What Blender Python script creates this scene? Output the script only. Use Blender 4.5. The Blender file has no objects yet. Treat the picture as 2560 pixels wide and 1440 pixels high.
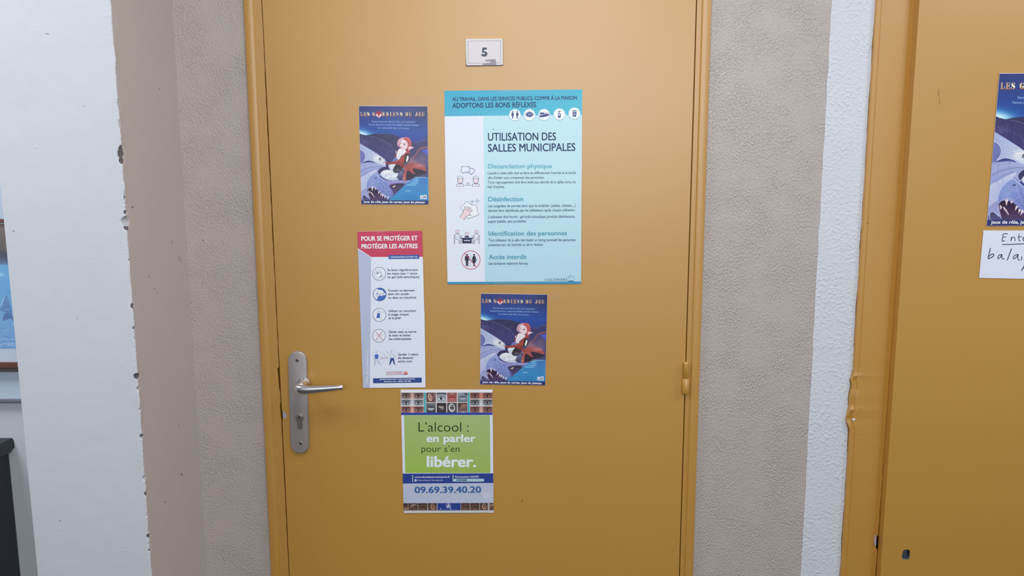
import bpy, bmesh, math, random
import numpy as np
from mathutils import Vector, Matrix
from mathutils.geometry import tessellate_polygon
random.seed(7)
rng = np.random.default_rng(5)
scn = bpy.context.scene
COL = scn.collection

# ------------------------------------------------------------------ camera
FPX = 1898.0                      # focal length in pixels of the 2560 px wide frame
PITCH, ROLL = 7.985, 0.085
CAMLOC = Vector((0.0, -1.633, 1.52))
cam_d = bpy.data.cameras.new('camera')
cam_d.sensor_width = 36.0
cam_d.lens = FPX / 2560.0 * 36.0
cam_d.clip_start = 0.02
cam = bpy.data.objects.new('camera', cam_d)
COL.objects.link(cam)
ROT = Matrix.Rotation(math.radians(90 - PITCH), 3, 'X') @ Matrix.Rotation(math.radians(-ROLL), 3, 'Z')
cam.matrix_world = Matrix.Translation(CAMLOC) @ ROT.to_4x4()
scn.camera = cam

# ------------------------------------------------------------------ view, world, lights
scn.view_settings.view_transform = 'Standard'
scn.view_settings.look = 'None'
scn.view_settings.gamma = 1.0
scn.view_settings.use_curve_mapping = False
scn.view_settings.exposure = 0.07
world = bpy.data.worlds.new('world')
scn.world = world
world.use_nodes = True
world.node_tree.nodes['Background'].inputs[0].default_value = (0.75, 0.85, 1.0, 1)
world.node_tree.nodes['Background'].inputs[1].default_value = 0.25

def area(name, loc, sx, sy, power, col, rot=(0, 0, 0)):
    l = bpy.data.lights.new(name, 'AREA')
    l.shape = 'RECTANGLE'; l.size = sx; l.size_y = sy; l.energy = power; l.color = col
    o = bpy.data.objects.new(name, l); COL.objects.link(o)
    o.location = loc; o.rotation_euler = rot
    return o
LC = (0.84, 0.90, 1.0)
area('ceiling_panel_light', (0.10, -0.95, 2.54), 0.60, 0.60, 13.0, LC)
area('ceiling_panel_light', (-1.55, -0.90, 2.54), 0.60, 0.60, 19.5, LC)
area('ceiling_panel_light', (1.80, -0.90, 2.54), 0.60, 0.60, 17.0, LC)
area('window_daylight', (0.50, -4.10, 2.16), 2.60, 0.70, 50.0, LC, (math.radians(90), 0, 0))

# ------------------------------------------------------------------ pixel -> place on a wall plane
def at(px, py, Y=0.0):
    d = ROT @ Vector(((px - 1280.0) / FPX, (720.0 - py) / FPX, -1.0))
    t = (Y - CAMLOC.y) / d.y
    p = CAMLOC + d * t
    return p
def vline(x0, x1, Y=0.0):
    """upright line seen at x0 on the top row and x1 on the bottom row: returns X(z)"""
    a = at(x0, 0, Y); b = at(x1, 1440, Y)
    k = (b.x - a.x) / (b.z - a.z)
    return lambda z: a.x + (z - a.z) * k

# ------------------------------------------------------------------ colours and materials
def l1(c):
    c = c / 255.0
    return c / 12.92 if c <= 0.04045 else ((c + 0.055) / 1.055) ** 2.4
def lin(c): return tuple(l1(x) for x in c)
def node_mat(name):
    m = bpy.data.materials.new(name); m.use_nodes = True
    return m, m.node_tree.nodes, m.node_tree.links, m.node_tree.nodes['Principled BSDF']
def add_bump(N, L, P, src, strength, dist, prev=None):
    b = N.new('ShaderNodeBump'); b.inputs['Strength'].default_value = strength
    b.inputs['Distance'].default_value = dist
    L.new(src, b.inputs['Height'])
    if prev: L.new(prev, b.inputs['Normal'])
    L.new(b.outputs[0], P.inputs['Normal'])
    return b.outputs[0]
def pos(N): return N.new('ShaderNodeNewGeometry').outputs['Position']
def noise(N, L, co, scale, detail=3, rough=0.5, stretch=None):
    n = N.new('ShaderNodeTexNoise'); n.inputs['Scale'].default_value = scale
    n.inputs['Detail'].default_value = detail; n.inputs['Roughness'].default_value = rough
    if stretch:
        mp = N.new('ShaderNodeMapping'); mp.inputs['Scale'].default_value = stretch[0]
        mp.inputs['Rotation'].default_value = stretch[1]
        L.new(co, mp.inputs[0]); co = mp.outputs[0]
    L.new(co, n.inputs['Vector'])
    return n.outputs['Fac']
def ramp(N, L, src, a, b, va=0.0, vb=1.0):
    r = N.new('ShaderNodeMapRange'); r.inputs[1].default_value = a; r.inputs[2].default_value = b
    r.inputs[3].default_value = va; r.inputs[4].default_value = vb
    L.new(src, r.inputs[0]); return r.outputs[0]
def mul(N, L, a, b, op='MULTIPLY'):
    m = N.new('ShaderNodeMath'); m.operation = op
    for i, x in enumerate((a, b)):
        if isinstance(x, (int, float)): m.inputs[i].default_value = x
        else: L.new(x, m.inputs[i])
    return m.outputs[0]
def tint(N, L, P, base, fac, amt):
    mx = N.new('ShaderNodeMix'); mx.data_type = 'RGBA'
    mx.inputs[6].default_value = tuple(c * (1 - amt) for c in base) + (1,)
    mx.inputs[7].default_value = tuple(min(1, c * (1 + amt)) for c in base) + (1,)
    L.new(fac, mx.inputs[0]); L.new(mx.outputs[2], P.inputs['Base Color'])

def plain(name, col, rough=0.5, metal=0.0, spec=0.5, bump=0.0, bscale=300):
    m, N, L, P = node_mat(name)
    P.inputs['Roughness'].default_value = rough; P.inputs['Metallic'].default_value = metal
    P.inputs['Specular IOR Level'].default_value = spec
    co = pos(N); f = noise(N, L, co, 14, 4)
    tint(N, L, P, col, f, 0.04)
    if bump: add_bump(N, L, P, noise(N, L, co, bscale, 3), bump, 0.0005)
    return m

def plaster(name, col, lo, hi, amt, size=150, stretch=((1, 1, 1), (0, 0, 0)), rough=0.42, cover=(0.40, 0.60)):
    m, N, L, P = node_mat(name)
    co = pos(N)
    tint(N, L, P, col, noise(N, L, co, 5, 4), 0.035)
    P.inputs['Roughness'].default_value = rough
    fine = ramp(N, L, noise(N, L, co, size, 2, 0.5, stretch), lo, hi)
    mask = ramp(N, L, noise(N, L, co, 14, 3), cover[0], cover[1], 0.35, 1.0)
    a = add_bump(N, L, P, mul(N, L, fine, mask), amt, 0.0022)
    add_bump(N, L, P, noise(N, L, co, 22, 3), 0.25, 0.004, a)
    return m

ORANGE = (0.59, 0.290, 0.034)
def paint(name, col, rough):
    m, N, L, P = node_mat(name)
    co = pos(N)
    tint(N, L, P, col, noise(N, L, co, 2.2, 4), 0.03)
    P.inputs['Roughness'].default_value = rough
    P.inputs['Specular IOR Level'].default_value = 0.9; P.inputs['Coat Weight'].default_value = 1.0; P.inputs['Coat Roughness'].default_value = 0.45
    a = add_bump(N, L, P, noise(N, L, co, 420, 2), 0.05, 0.0006)
    add_bump(N, L, P, noise(N, L, co, 12, 2), 0.06, 0.003, a)
    return m
M_DOOR = paint('orange_door_paint', ORANGE, 0.40)
M_FRAME = paint('orange_frame_paint', (0.58, 0.285, 0.036), 0.42)
M_FRAME2 = paint('orange_closet_frame_paint', (0.60, 0.285, 0.036), 0.42)
TAUPE = (0.55, 0.465, 0.400)
M_TAUPE = plaster('taupe_textured_plaster', TAUPE, 0.44, 0.84, 0.85, 235, ((1.35, 1, 0.85), (0, 0.5, 0)), 0.34, (0.34, 0.62))
M_TAUPE_S = plaster('taupe_smooth_plaster', (0.62, 0.54, 0.495), 0.60, 0.9, 0.10, 120, rough=0.5)
M_WHITE = plaster('white_rough_plaster', (0.73, 0.735, 0.745), 0.46, 0.74, 0.50, 135, ((1, 1, 1.15), (0, -0.5, 0)), 0.5, (0.35, 0.6))
M_WHITE_S = plaster('white_smooth_plaster', (0.70, 0.705, 0.715), 0.64, 0.80, 0.16, 70, ((1, 1, 1.6), (0, 0.2, 0)), 0.55, (0.5, 0.7))
M_BARE = plain('bare_plaster', (0.16, 0.135, 0.13), 0.9, bump=0.8, bscale=500)
M_BAREL = plain('bare_pale_plaster', (0.55, 0.53, 0.53), 0.9, bump=0.6, bscale=500)
M_DARK = plain('gap_shade_dark', (0.02, 0.012, 0.008), 0.9)  # near-black colour stands in for shade inside gaps and cracks
M_CEIL = plain('ceiling_white', (0.62, 0.62, 0.61), 0.8)
M_FLOOR = plain('floor_tile_grey', (0.045, 0.038, 0.034), 0.4)
M_ALU = plain('satin_aluminium', (0.46, 0.405, 0.375), 0.42, 0.45, bump=0.05, bscale=900)
M_ALU2 = plain('bright_aluminium', (0.78, 0.77, 0.78), 0.26, 1.0)
M_STEEL = plain('nickel_steel', (0.42, 0.37, 0.34), 0.35, 0.9)
M_BLACK = plain('black_slot', (0.01, 0.01, 0.01), 0.6)
M_PAPER = plain('white_paper', (0.86, 0.88, 0.95), 0.45)
def mk_ink(name, rough):
    m, N, L, P = node_mat(name)
    a = N.new('ShaderNodeAttribute'); a.attribute_name = 'ink'
    L.new(a.outputs['Color'], P.inputs['Base Color'])
    P.inputs['Roughness'].default_value = rough
    return m
M_INK = mk_ink('printed_ink', 0.45)
M_INKG = mk_ink('glossy_printed_ink', 0.32)
def mk_tape():
    m, N, L, P = node_mat('clear_tape')
    P.inputs['Base Color'].default_value = (0.8, 0.75, 0.65, 1)
    P.inputs['Roughness'].default_value = 0.30
    P.inputs['Alpha'].default_value = 0.03
    return m
M_TAPE = mk_tape()

# ------------------------------------------------------------------ object helpers
def mesh_obj(name, bm, mats, parent=None, smooth=False):
    me = bpy.data.meshes.new(name)
    bmesh.ops.recalc_face_normals(bm, faces=bm.faces)
    bm.to_mesh(me); bm.free()
    return link(name, me, mats, parent, smooth)
def link(name, me, mats, parent=None, smooth=False):
    for m in (mats if isinstance(mats, (list, tuple)) else [mats]): me.materials.append(m)
    if smooth:
        for p in me.polygons: p.use_smooth = True
    o = bpy.data.objects.new(name, me); COL.objects.link(o)
    if parent: o.parent = parent
    return o
def empty(name, loc, label, cat, group=None):
    o = bpy.data.objects.new(name, None); COL.objects.link(o)
    o.empty_display_size = 0.05
    o.location = loc; tag(o, label, cat, group); return o
def tag(o, label=None, cat=None, group=None, kind=None):
    if label: o['label'] = label
    if cat: o['category'] = cat
    if group: o['group'] = group
    if kind: o['kind'] = kind
    return o
def box(bm, a, b, mi=0, bevel=0.0):
    r = bmesh.ops.create_cube(bm, size=1.0)
    vs = r['verts']
    for v in vs:
        v.co = Vector([(a[i] + b[i]) / 2 + v.co[i] * (b[i] - a[i]) for i in range(3)])
    fs = list({f for v in vs for f in v.link_faces})
    for f in fs: f.material_index = mi
    if bevel:
        es = list({e for f in fs for e in f.edges})
        bmesh.ops.bevel(bm, geom=es, offset=bevel, segments=2, affect='EDGES', profile=0.7)
def prism(bm, pts, y0, y1, mi=0, bevel=0.0, side_mi=None):
    """pts: (x, z) outline; y0 front (towards camera), y1 back"""
    f = [bm.verts.new((x, y0, z)) for x, z in pts]
    b = [bm.verts.new((x, y1, z)) for x, z in pts]
    n = len(pts)
    ff = bm.faces.new(f); bm.faces.new(list(reversed(b))).material_index = mi
    ff.material_index = mi
    for i in range(n):
        q = bm.faces.new([f[i], b[i], b[(i + 1) % n], f[(i + 1) % n]])
        q.material_index = mi if side_mi is None else side_mi
    if bevel:
        bmesh.ops.bevel(bm, geom=list(ff.edges), offset=bevel, segments=2, affect='EDGES', profile=0.6)
    return ff
def loft(bm, secs, n=16, cap=True, mi=0):
    """secs: (centre, axis u * ru, axis v * rv)"""
    rings = []
    for c, u, v in secs:
        rings.append([bm.verts.new(Vector(c) + Vector(u) * math.cos(2 * math.pi * k / n) + Vector(v) * math.sin(2 * math.pi * k / n)) for k in range(n)])
    for a, b in zip(rings, rings[1:]):
        for k in range(n):
            bm.faces.new([a[k], a[(k + 1) % n], b[(k + 1) % n], b[k]]).material_index = mi
    if cap:
        bm.faces.new(rings[0]).material_index = mi; bm.faces.new(list(reversed(rings[-1]))).material_index = mi
def cyl_y(bm, x, z, r, y0, y1, n=20, r1=None, mi=0):
    r1 = r if r1 is None else r1
    loft(bm, [((x, y1, z), (r, 0, 0), (0, 0, r)), ((x, y0 + (y1 - y0) * 0.15, z), (r, 0, 0), (0, 0, r)), ((x, y0, z), (r1, 0, 0), (0, 0, r1))], n, mi=mi)

# ================================================================== SETTING
ZC = 2.60
XL, XR, YF = -3.4, 3.4, -4.2
bm = bmesh.new(); box(bm, (XL, YF, -0.1), (XR, 0.3, 0)); tag(mesh_obj('floor', bm, M_FLOOR), 'grey floor of the corridor below the picture', 'floor', kind='structure')
bm = bmesh.new(); box(bm, (XL, YF, ZC), (XR, 0.3, ZC + 0.1)); tag(mesh_obj('ceiling', bm, M_CEIL), 'white corridor ceiling above the picture', 'ceiling', kind='structure')
bm = bmesh.new(); box(bm, (XL, YF - 0.1, 0), (XR, YF, ZC)); tag(mesh_obj('wall_front', bm, M_WHITE_S), 'white corridor wall behind the viewer', 'wall', kind='structure')
bm = bmesh.new(); box(bm, (XL - 0.1, YF, 0), (XL, 0.3, ZC)); tag(mesh_obj('wall_left', bm, M_WHITE_S), 'white end wall of the corridor, far left', 'wall', kind='structure')
bm = bmesh.new(); box(bm, (XR, YF, 0), (XR + 0.1, 0.3, ZC)); tag(mesh_obj('wall_right', bm, M_WHITE_S), 'white end wall of the corridor, far right', 'wall', kind='structure')

# outlines of the frames on the wall plane
TOP = 2.085
e_fr1L = vline(611.5, 681.0)      # wall | frame, left
e_fr1R = vline(1777.0, 1730.0)    # frame | wall, right
e_paint = vline(2079.4, 2000.5)   # taupe | white paint line
e_fr2L = vline(2187.2, 2098.3)    # wall | closet frame
def zlist(z0, z1, step):
    n = max(2, int((z1 - z0) / step)); return [z0 + (z1 - z0) * i / n for i in range(n + 1)]
def smooth_noise(n, k, amp):
    a = rng.normal(0, 1, n + 2 * k); w = np.ones(k) / k
    s = np.convolve(a, w, 'same')[k:k + n]
    return s / (s.std() + 1e-9) * amp

T = 0.14
ZS = zlist(0.0, TOP, 0.012)
n = len(ZS)
r1 = np.clip(smooth_noise(n, 5, 0.0007), -0.001, 0.0016)
r2 = np.clip(smooth_noise(n, 6, 0.0006), -0.0010, 0.0012)
rp = smooth_noise(n, 3, 0.00045) + smooth_noise(n, 25, 0.0004)
rf = smooth_noise(n, 4, 0.0005)
def crackL(z): return 0.0016 if z > 1.70 else (0.0008 if z > 1.0 else 0.0)
wallb = bmesh.new()
# left part: white behind the column, taupe between the column and the frame
prism(wallb, [(XL, 0), (-0.80, 0), (-0.80, ZC), (XL, ZC)], 0, T, 0)
left = [(e_fr1L(z) - abs(r1[i]) * (1.2 if z > 1.55 else 0.5) + 0.0004, z) for i, z in enumerate(ZS)]
prism(wallb, [(-0.80, 0)] + left + [(-0.80, TOP)], 0, T, 1)
prism(wallb, [(-0.80, TOP), (XR, TOP), (XR, ZC), (-0.80, ZC)], 0, T, 1)
mid_l = [(e_fr1R(z) + max(0, r2[i]) + (0.0010 if z > 1.2 else 0), z) for i, z in enumerate(ZS)]
mid_r = [(e_paint(z) + rp[i], z) for i, z in enumerate(ZS)]
prism(wallb, mid_l[::-1] + mid_r, 0, T, 1)
def dent(z):
    # broken edge of the closet frame opening
    s = 0.0
    for zc, w, d in ((1.086, 0.010, -0.004), (1.045, 0.020, -0.0045), (1.005, 0.020, -0.007), (0.99, 0.012, -0.004)):
        s += d * math.exp(-((z - zc) / w) ** 2)
    return s
edge2 = [(e_fr2L(z) + rf[i] + dent(z), z) for i, z in enumerate(ZS)]
prism(wallb, [(x, z) for x, z in mid_r[::-1]] + edge2, -0.0006, T, 2)
X2R = 1.95
prism(wallb, [(X2R, 0), (XR, 0), (XR, TOP), (X2R, TOP)], 0, T, 2)
wall_back = mesh_obj('wall_back', wallb, [M_WHITE_S, M_TAUPE, M_WHITE])
tag(wall_back, 'plastered corridor wall, taupe beside the door and white by the closet frame', 'wall', kind='structure')
bm = bmesh.new(); box(bm, (XL, T + 0.002, 0), (XR, T + 0.05, ZC)); 
tag(mesh_obj('crack_shade_sheet', bm, M_DARK), 'near-black sheet behind the plastered wall, standing in for shade in its cracks', 'wall', kind='structure')  # added unseen sheet, its dark colour gives the cracks their shade

# ---- column with chipped corner
CX1, CX0, CY = -0.7005, -0.927, -0.2445
e_cor = vline(276.5, 379.0, CY); e_cl = vline(-43.0, 95.0, CY)
chips = [  # z centre, half height, depth, kind (1 dark, 0 pale)
]
def chip_px(py, half, d, k):
    z = at(300, py, CY).z; z2 = at(300, py + half, CY).z
    chips.append((z, abs(z - z2), d, k))
for py, h, d, k in ((310, 14, .0035, 0), (380, 20, .0075, 1), (402, 10, .0055, 1), (490, 20, .004, 0), (531, 6, .004, 1), (556, 16, .010, 0), (570, 7, .008, 1), (615, 4, .002, 0),
                    (765, 9, .004, 1), (820, 5, .003, 0), (845, 6, .003, 0), (941, 8, .009, 1), (972, 6, .005, 0), (1025, 5, .003, 0), (1092, 8, .005, 0),
                    (1196, 7, .005, 0), (1235, 6, .004, 1), (1341, 6, .006, 1), (1376, 4, .003, 1), (1290, 5, .003, 0), (650, 3, .003, 1), (250, 4, .002, 0), (140, 4, .002, 0), (60, 4, .0015, 0)):
    chip_px(py, h, d, k)
colb = bmesh.new()
zs = zlist(0.40, 2.2, 0.0010)
nz = len(zs)
w1 = smooth_noise(nz, 7, 0.00022); w2 = smooth_noise(nz, 20, 0.0005)
prof = [(-0.030, 0.0), (-0.018, 0.0), (-0.012, 0.0), (-0.0095, 0.0), (-0.0080, 0.0), (-0.0066, 0), (-0.0053, 0), (-0.0042, 0), (-0.0032, 0), (-0.0022, 0.0), (-0.0012, 0.0002), (-0.0003, 0.0007), (0.0, 0.0018), (0, 0.003), (0, 0.0042), (0, 0.0056), (0, 0.0075), (0, 0.010), (0, 0.014), (0, 0.030)]
def near_chip(z):
    best = (0, 0)
    for c in chips:
        q = abs(z - c[0]) / c[1]
        if q < 1:
            d = c[2] * (1 - q ** 2) ** 0.6
            if d > best[0]: best = (d, c[3])
    return best
dep = [near_chip(z) for z in zs]
jag = 1 + smooth_noise(nz, 15, 0.10); chn = smooth_noise(nz, 9, 1.0)
rows = []
for i, z in enumerate(zs):
    row = []
    D, k = dep[i]; D *= jag[i]
    for (dx, dy) in prof:
        # distance to the corner measured along the faces; cut at 45 degrees inside a chip
        t = (-dx) + dy
        cut = max(0.0, D - t)
        w = math.exp(-(t / 0.006) ** 2)
        x = e_cor(z) + dx + (w1[i] + w2[i]) * w - cut * 0.55
        y = CY + dy + cut * 0.55 + abs(w1[i]) * w * 0.5
        row.append((colb.verts.new((x, y, z)), cut, k))
    rows.append(row)
for i in range(nz - 1):
    for j in range(len(prof) - 1):
        a, b, c, d = rows[i][j], rows[i][j + 1], rows[i + 1][j + 1], rows[i + 1][j]
        f = colb.faces.new([a[0], b[0], c[0], d[0]])
        cut = (a[1] + b[1] + c[1] + d[1]) / 4
        if cut > 0.0012 and (a[2] or c[2]): f.material_index = 2
        elif cut > 0.0012: f.material_index = 3 if chn[i] < 0.9 else 2
        else: f.material_index = 0 if j < 11 else 1
def quad(bm, p, mi):
    f = bm.faces.new([bm.verts.new(q) for q in p]); f.material_index = mi
zb, zt = zs[0], zs[-1]
def cc(z, dx, dy): return (e_cor(z) + dx, CY + dy, z)
quad(colb, [(e_cl(zb), CY, zb), cc(zb, -0.030, 0), cc(zt, -0.030, 0), (e_cl(zt), CY, zt)], 0)
quad(colb, [cc(zb, 0, 0.030), (CX1, 0.0, zb), (CX1, 0.0, zt), cc(zt, 0, 0.030)], 1)
quad(colb, [(e_cl(zb), CY, zb), (e_cl(zt), CY, zt), (e_cl(zt), 0, zt), (e_cl(zb), 0, zb)], 0)
for (za, zc) in ((0, zb), (zt, ZC)):
    xa, xb = e_cl((za + zc) / 2), e_cor((za + zc) / 2)
    xa, xb = e_cl(zb if za == 0 else zt), e_cor(zb if za == 0 else zt)
    quad(colb, [(xa, CY, za), (xb, CY, za), (xb, CY, zc), (xa, CY, zc)], 0)
    quad(colb, [(xb, CY, za), (xb, 0, za), (xb, 0, zc), (xb, CY, zc)], 1)
    quad(colb, [(xa, CY, za), (xa, CY, zc), (xa, 0, zc), (xa, 0, za)], 0)
bmesh.ops.recalc_face_normals(colb, faces=colb.faces)
col_o = mesh_obj('wall_pillar', colb, [M_WHITE_S, M_TAUPE_S, M_BARE, M_BAREL], smooth=True); col_o.data.set_sharp_from_angle(angle=math.radians(50))
tag(col_o, 'square pillar with white front, taupe side and chipped corner, left of the door', 'pillar', kind='structure')

# ---- door 1
YL = -0.006                                   # front of the leaf
g1L = vline(656.5, 725.0); g1R = vline(1739.8, 1697.0)
def ext(fn, dx=0.0): return lambda z: fn(z) + dx
DT = 2.045
door = bmesh.new()
gl = 0.0022
outl = [(g1L(z) + gl * 0.5 + 0.0003 * math.sin(z * 9), z) for z in zlist(0.008, DT, 0.01)]
chz = at(705, 1038).z
outl = [(x + (0.0035 * max(0, 1 - abs(z - chz) / 0.011) ** 0.5 if abs(z - chz) < 0.011 else 0), z) for x, z in outl]
outr = [(g1R(z) - gl * 0.5, z) for z in zlist(0.008, DT, 0.05)]
prism(door, outl[::-1] + outr, YL, YL + 0.038, 0, 0.0009)
D1 = mesh_obj('door_1', door, [M_DOOR])
tag(D1, 'orange painted door numbered 5, covered with posters', 'door', kind='structure')

def frame_profile(bm, fx, prof, z0, z1, side, step=0.006, inner=None):
    """prof: (offset from the wall edge towards the door, y); side +1 for the left jamb"""
    zz = zlist(z0, z1, step)
    prev = None
    for z in zz:
        row = []
        for q, (dx, y) in enumerate(prof):
            x = fx(z) + side * dx
            if inner and q in inner: x = inner[q](z)
            row.append(bm.verts.new((x, y, z)))
        if prev:
            for a, b, c, d in zip(prev, prev[1:], row[1:], row):
                bm.faces.new([a, b, c, d])
        prev = row
ridge = [(0.0, 0.03), (0.0, -0.008), (0.001, -0.0095), (0.004, -0.0105), (0.009, -0.0110), (0.014, -0.0108), (0.0180, -0.0098), (0.0200, -0.0080), (0.0212, -0.0062), (0.030, -0.0060), (0.0365, -0.0060), (0.0375, -0.0052), (0.0375, 0.045)]
s0, s1, s2 = at(700, 921).z, at(700, 976).z, at(705, 1045).z
def slot(z):
    v = 0.0
    if s1 < z < s0: v = -0.0035 + 0.0020 * (s0 - z) / (s0 - s1)
    if s2 < z < at(705, 1008).z: v = -0.0016
    return v
nz1 = smooth_noise(2000, 6, 0.00025)
jamb = bmesh.new()
def in_l(z): return g1L(z) - gl * 0.5 + slot(z) + nz1[int(z * 300) % 2000]
frame_profile(jamb, e_fr1L, ridge, 0, TOP, 1, 0.004, {11: in_l, 12: in_l, 10: lambda z: in_l(z) - 0.001})
wR = e_fr1R(1.5) - g1R(1.5)
ridgeR = [(0.0, 0.03), (0.0, -0.008), (0.001, -0.0095), (0.004, -0.0105), (0.009, -0.0110), (0.014, -0.0108), (0.0175, -0.0098), (0.0192, -0.0080), (0.0200, -0.0062), (0.024, -0.0060), (0.027, -0.0060), (0.0285, -0.0052), (0.0285, 0.045)]
in_r = lambda z: g1R(z) + gl * 0.5
frame_profile(jamb, e_fr1R, ridgeR, 0, TOP, -1, 0.02, {11: in_r, 12: in_r, 10: lambda z: in_r(z) + 0.001})
box(jamb, (e_fr1L(TOP), -0.0125, DT + 0.003), (e_fr1R(TOP), 0.045, TOP))
F1 = mesh_obj('trim_1', jamb, [M_FRAME], smooth=True); F1.data.set_sharp_from_angle(angle=math.radians(22))
tag(F1, 'orange metal frame around the door numbered 5', 'door frame', kind='structure')
# near-black sheet behind the gaps, their shade put into its colour
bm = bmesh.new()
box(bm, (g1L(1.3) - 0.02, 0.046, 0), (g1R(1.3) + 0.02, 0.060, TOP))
tag(mesh_obj('gap_shade_sheet', bm, M_DARK, F1))

# ---- door 2 (closet), leaf stands proud of its frame
g2 = vline(2286.0, 2186.5)
fr2 = bmesh.new()
Y2 = -0.008
def z_of(py, px=2130): return at(px, py).z
def e2(z): return e_fr2L(z) + dent(z) + 0.0004
W2 = g2(1.3) - e_fr2L(1.3)
zz = zlist(0, TOP, 0.004)
prev = None
dz2 = smooth_noise(len(zz), 4, 0.0003)
for i, z in enumerate(zz):
    a = e2(z); b = g2(z) + dz2[i] * 0.6
    zz1 = at(2188, 1352).z
    if abs(z - zz1) < 0.016: b -= 0.0032
    lump = 0.0
    for zc, w, d in ((z_of(938), 0.004, 0.0030), (z_of(985), 0.010, 0.0015), (z_of(1022), 0.005, 0.0035), (z_of(1045), 0.007, -0.003)):
        lump += d * math.exp(-((z - zc) / w) ** 2)
    pr = [(a, 0.03), (a, Y2 + 0.002 + lump * 0.5), (a + 0.0015, Y2 - lump), (a + 0.009, Y2 - lump * 0.8), (a + 0.0105, Y2 + 0.0012 - lump * .6), (a + 0.0118, Y2), (a + 0.02, Y2 - lump * .3),
          (b - 0.014, Y2), (b - 0.010, Y2 + 0.0006), (b - 0.006, Y2 + 0.0022), (b - 0.001, Y2 + 0.0030), (b, Y2 + 0.004), (b, 0.05)]
    row = [fr2.verts.new((x, y, z)) for x, y in pr]
    if prev:
        for p, q, r_, s in zip(prev, prev[1:], row[1:], row): fr2.faces.new([p, q, r_, s])
    prev = row
box(fr2, (e_fr2L(TOP), Y2, DT + 0.004), (X2R, 0.05, TOP))
box(fr2, (X2R - 0.06, Y2, 0), (X2R, 0.05, TOP))
F2 = mesh_obj('trim_2', fr2, [M_FRAME2], smooth=True); F2.data.set_sharp_from_angle(angle=math.radians(30))
tag(F2, 'wide orange frame of the closet with dented left edge', 'door frame', kind='structure')
bm = bmesh.new(); box(bm, (g2(1.3) - 0.03, 0.052, 0), (X2R, 0.066, TOP)); mesh_obj('gap_shade_sheet', bm, M_DARK, F2)  # near-black sheet, shade of the closet gap put into its colour

leaf2 = bmesh.new()
YL2 = -0.024
lL = vline(2299.0, 2201.0, YL2)
hole = [at(px, py, YL2) for px, py in ((2257, 1379), (2261, 1374), (2272, 1374), (2275, 1379), (2274, 1396), (2269, 1399), (2256, 1398), (2254, 1391))]
hz1, hz0 = max(p.z for p in hole), min(p.z for p in hole)
hx0, hx1 = min(p.x for p in hole), max(p.x for p in hole)
xr = X2R - 0.065
me_pts = [(lL(z), z) for z in zlist(0.01, DT, 0.05)]
# front built as a tessellated face with a hole
outer = [Vector((x, 0, z)) for x, z in me_pts] + [Vector((xr, 0, DT)), Vector((xr, 0, 0.01))]
inner = [Vector((p.x, 0, p.z)) for p in hole]
allp = outer + inner
tris = tessellate_polygon([[Vector((p.x, p.z, 0)) for p in outer], [Vector((p.x, p.z, 0)) for p in inner]])
vf = [leaf2.verts.new((p.x, YL2, p.z)) for p in allp]
for t in tris:
    try: leaf2.faces.new([vf[k] for k in t])
    except ValueError: pass
no = len(outer)
vb = [leaf2.verts.new((p.x - 0.0 , -0.0035, p.z)) for p in outer]
for i in range(no):
    leaf2.faces.new([vf[i], vf[(i + 1) % no], vb[(i + 1) % no], vb[i]])
leaf2.faces.new(vb)
vh = [leaf2.verts.new((p.x + 0.0006, YL2 + 0.012, p.z + 0.0005)) for p in inner]
ni = len(inner)
for i in range(ni):
    f = leaf2.faces.new([vf[no + i], vf[no + (i + 1) % ni], vh[(i + 1) % ni], vh[i]]); f.material_index = 1
f = leaf2.faces.new(vh); f.material_index = 1
M_HOLE = plain('grey_hole_inside', (0.10, 0.11, 0.13), 0.7)
D2 = mesh_obj('door_2', leaf2, [M_DOOR, M_HOLE])
tag(D2, 'plain orange closet door with a small square hole near the bottom', 'door', kind='structure')

# ---- paint scars and scuffs (small raised or worn patches, parts of what they sit on)
def patch(name, pts, Y, mat, parent, th=0.0004):
    bm = bmesh.new()
    P = [at(px, py, Y) for px, py in pts]
    prism(bm, [(p.x, p.z) for p in P], Y - th, Y + 0.0002)
    return mesh_obj(name, bm, mat, parent)
M_SCUFF = plain('scuff_dark', (0.20, 0.165, 0.15), 0.7)
M_SCUFF2 = plain('scuff_soft', (0.42, 0.36, 0.33), 0.6)
M_WORN = plain('worn_grey_metal', (0.45, 0.44, 0.50), 0.5)
M_PCHIP = plain('pale_paint_chip', (0.80, 0.74, 0.72), 0.6)
M_SC_O = plain('orange_scratch', (0.46, 0.23, 0.05), 0.6)
patch('worn_patch', [(707, 1028), (711, 1029), (713, 1033), (717, 1036), (716, 1043), (711, 1047), (708, 1046)], YL, M_WORN, D1)
patch('worn_patch', [(2186, 1338), (2189, 1336), (2190, 1362), (2187, 1365), (2184, 1352)], Y2 + 0.002, M_WORN, F2, 0.0012)
patch('paint_chip', [(2129, 1048), (2132, 1045), (2135, 1047), (2138, 1046), (2138, 1049), (2134, 1052), (2131, 1051)], Y2, M_PCHIP, F2, 0.001)
for x, y, s in ((2152, 940, 1), (2150, 1020, 1), (2145, 1085, .6), (2128, 1087, .7), (2168, 555, 1)):
    patch('paint_chip', [(x, y), (x + 1.5 * s, y - 2 * s), (x + 2.6 * s, y), (x + 1.4 * s, y + 3 * s)], Y2, M_FRAME2, F2, 0.0018)
for pts in ([(2346, 224), (2349, 222), (2348, 240), (2345, 241)], [(2348, 250), (2351, 248), (2349, 262), (2347, 262)], [(2349, 268), (2351, 268), (2350, 272)], [(2346, 243), (2349, 243), (2348, 248)]):
    patch('paint_scratch', pts, YL2, M_SC_O, D2)
for x, y in ((2243, 1386), (2287, 1386), (2250, 1098), (2205, 1350)):
    patch('paint_scratch', [(x - 1, y), (x, y - 1.4), (x + 1.2, y), (x, y + 1.2)], YL2, M_SC_O, D2)
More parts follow.
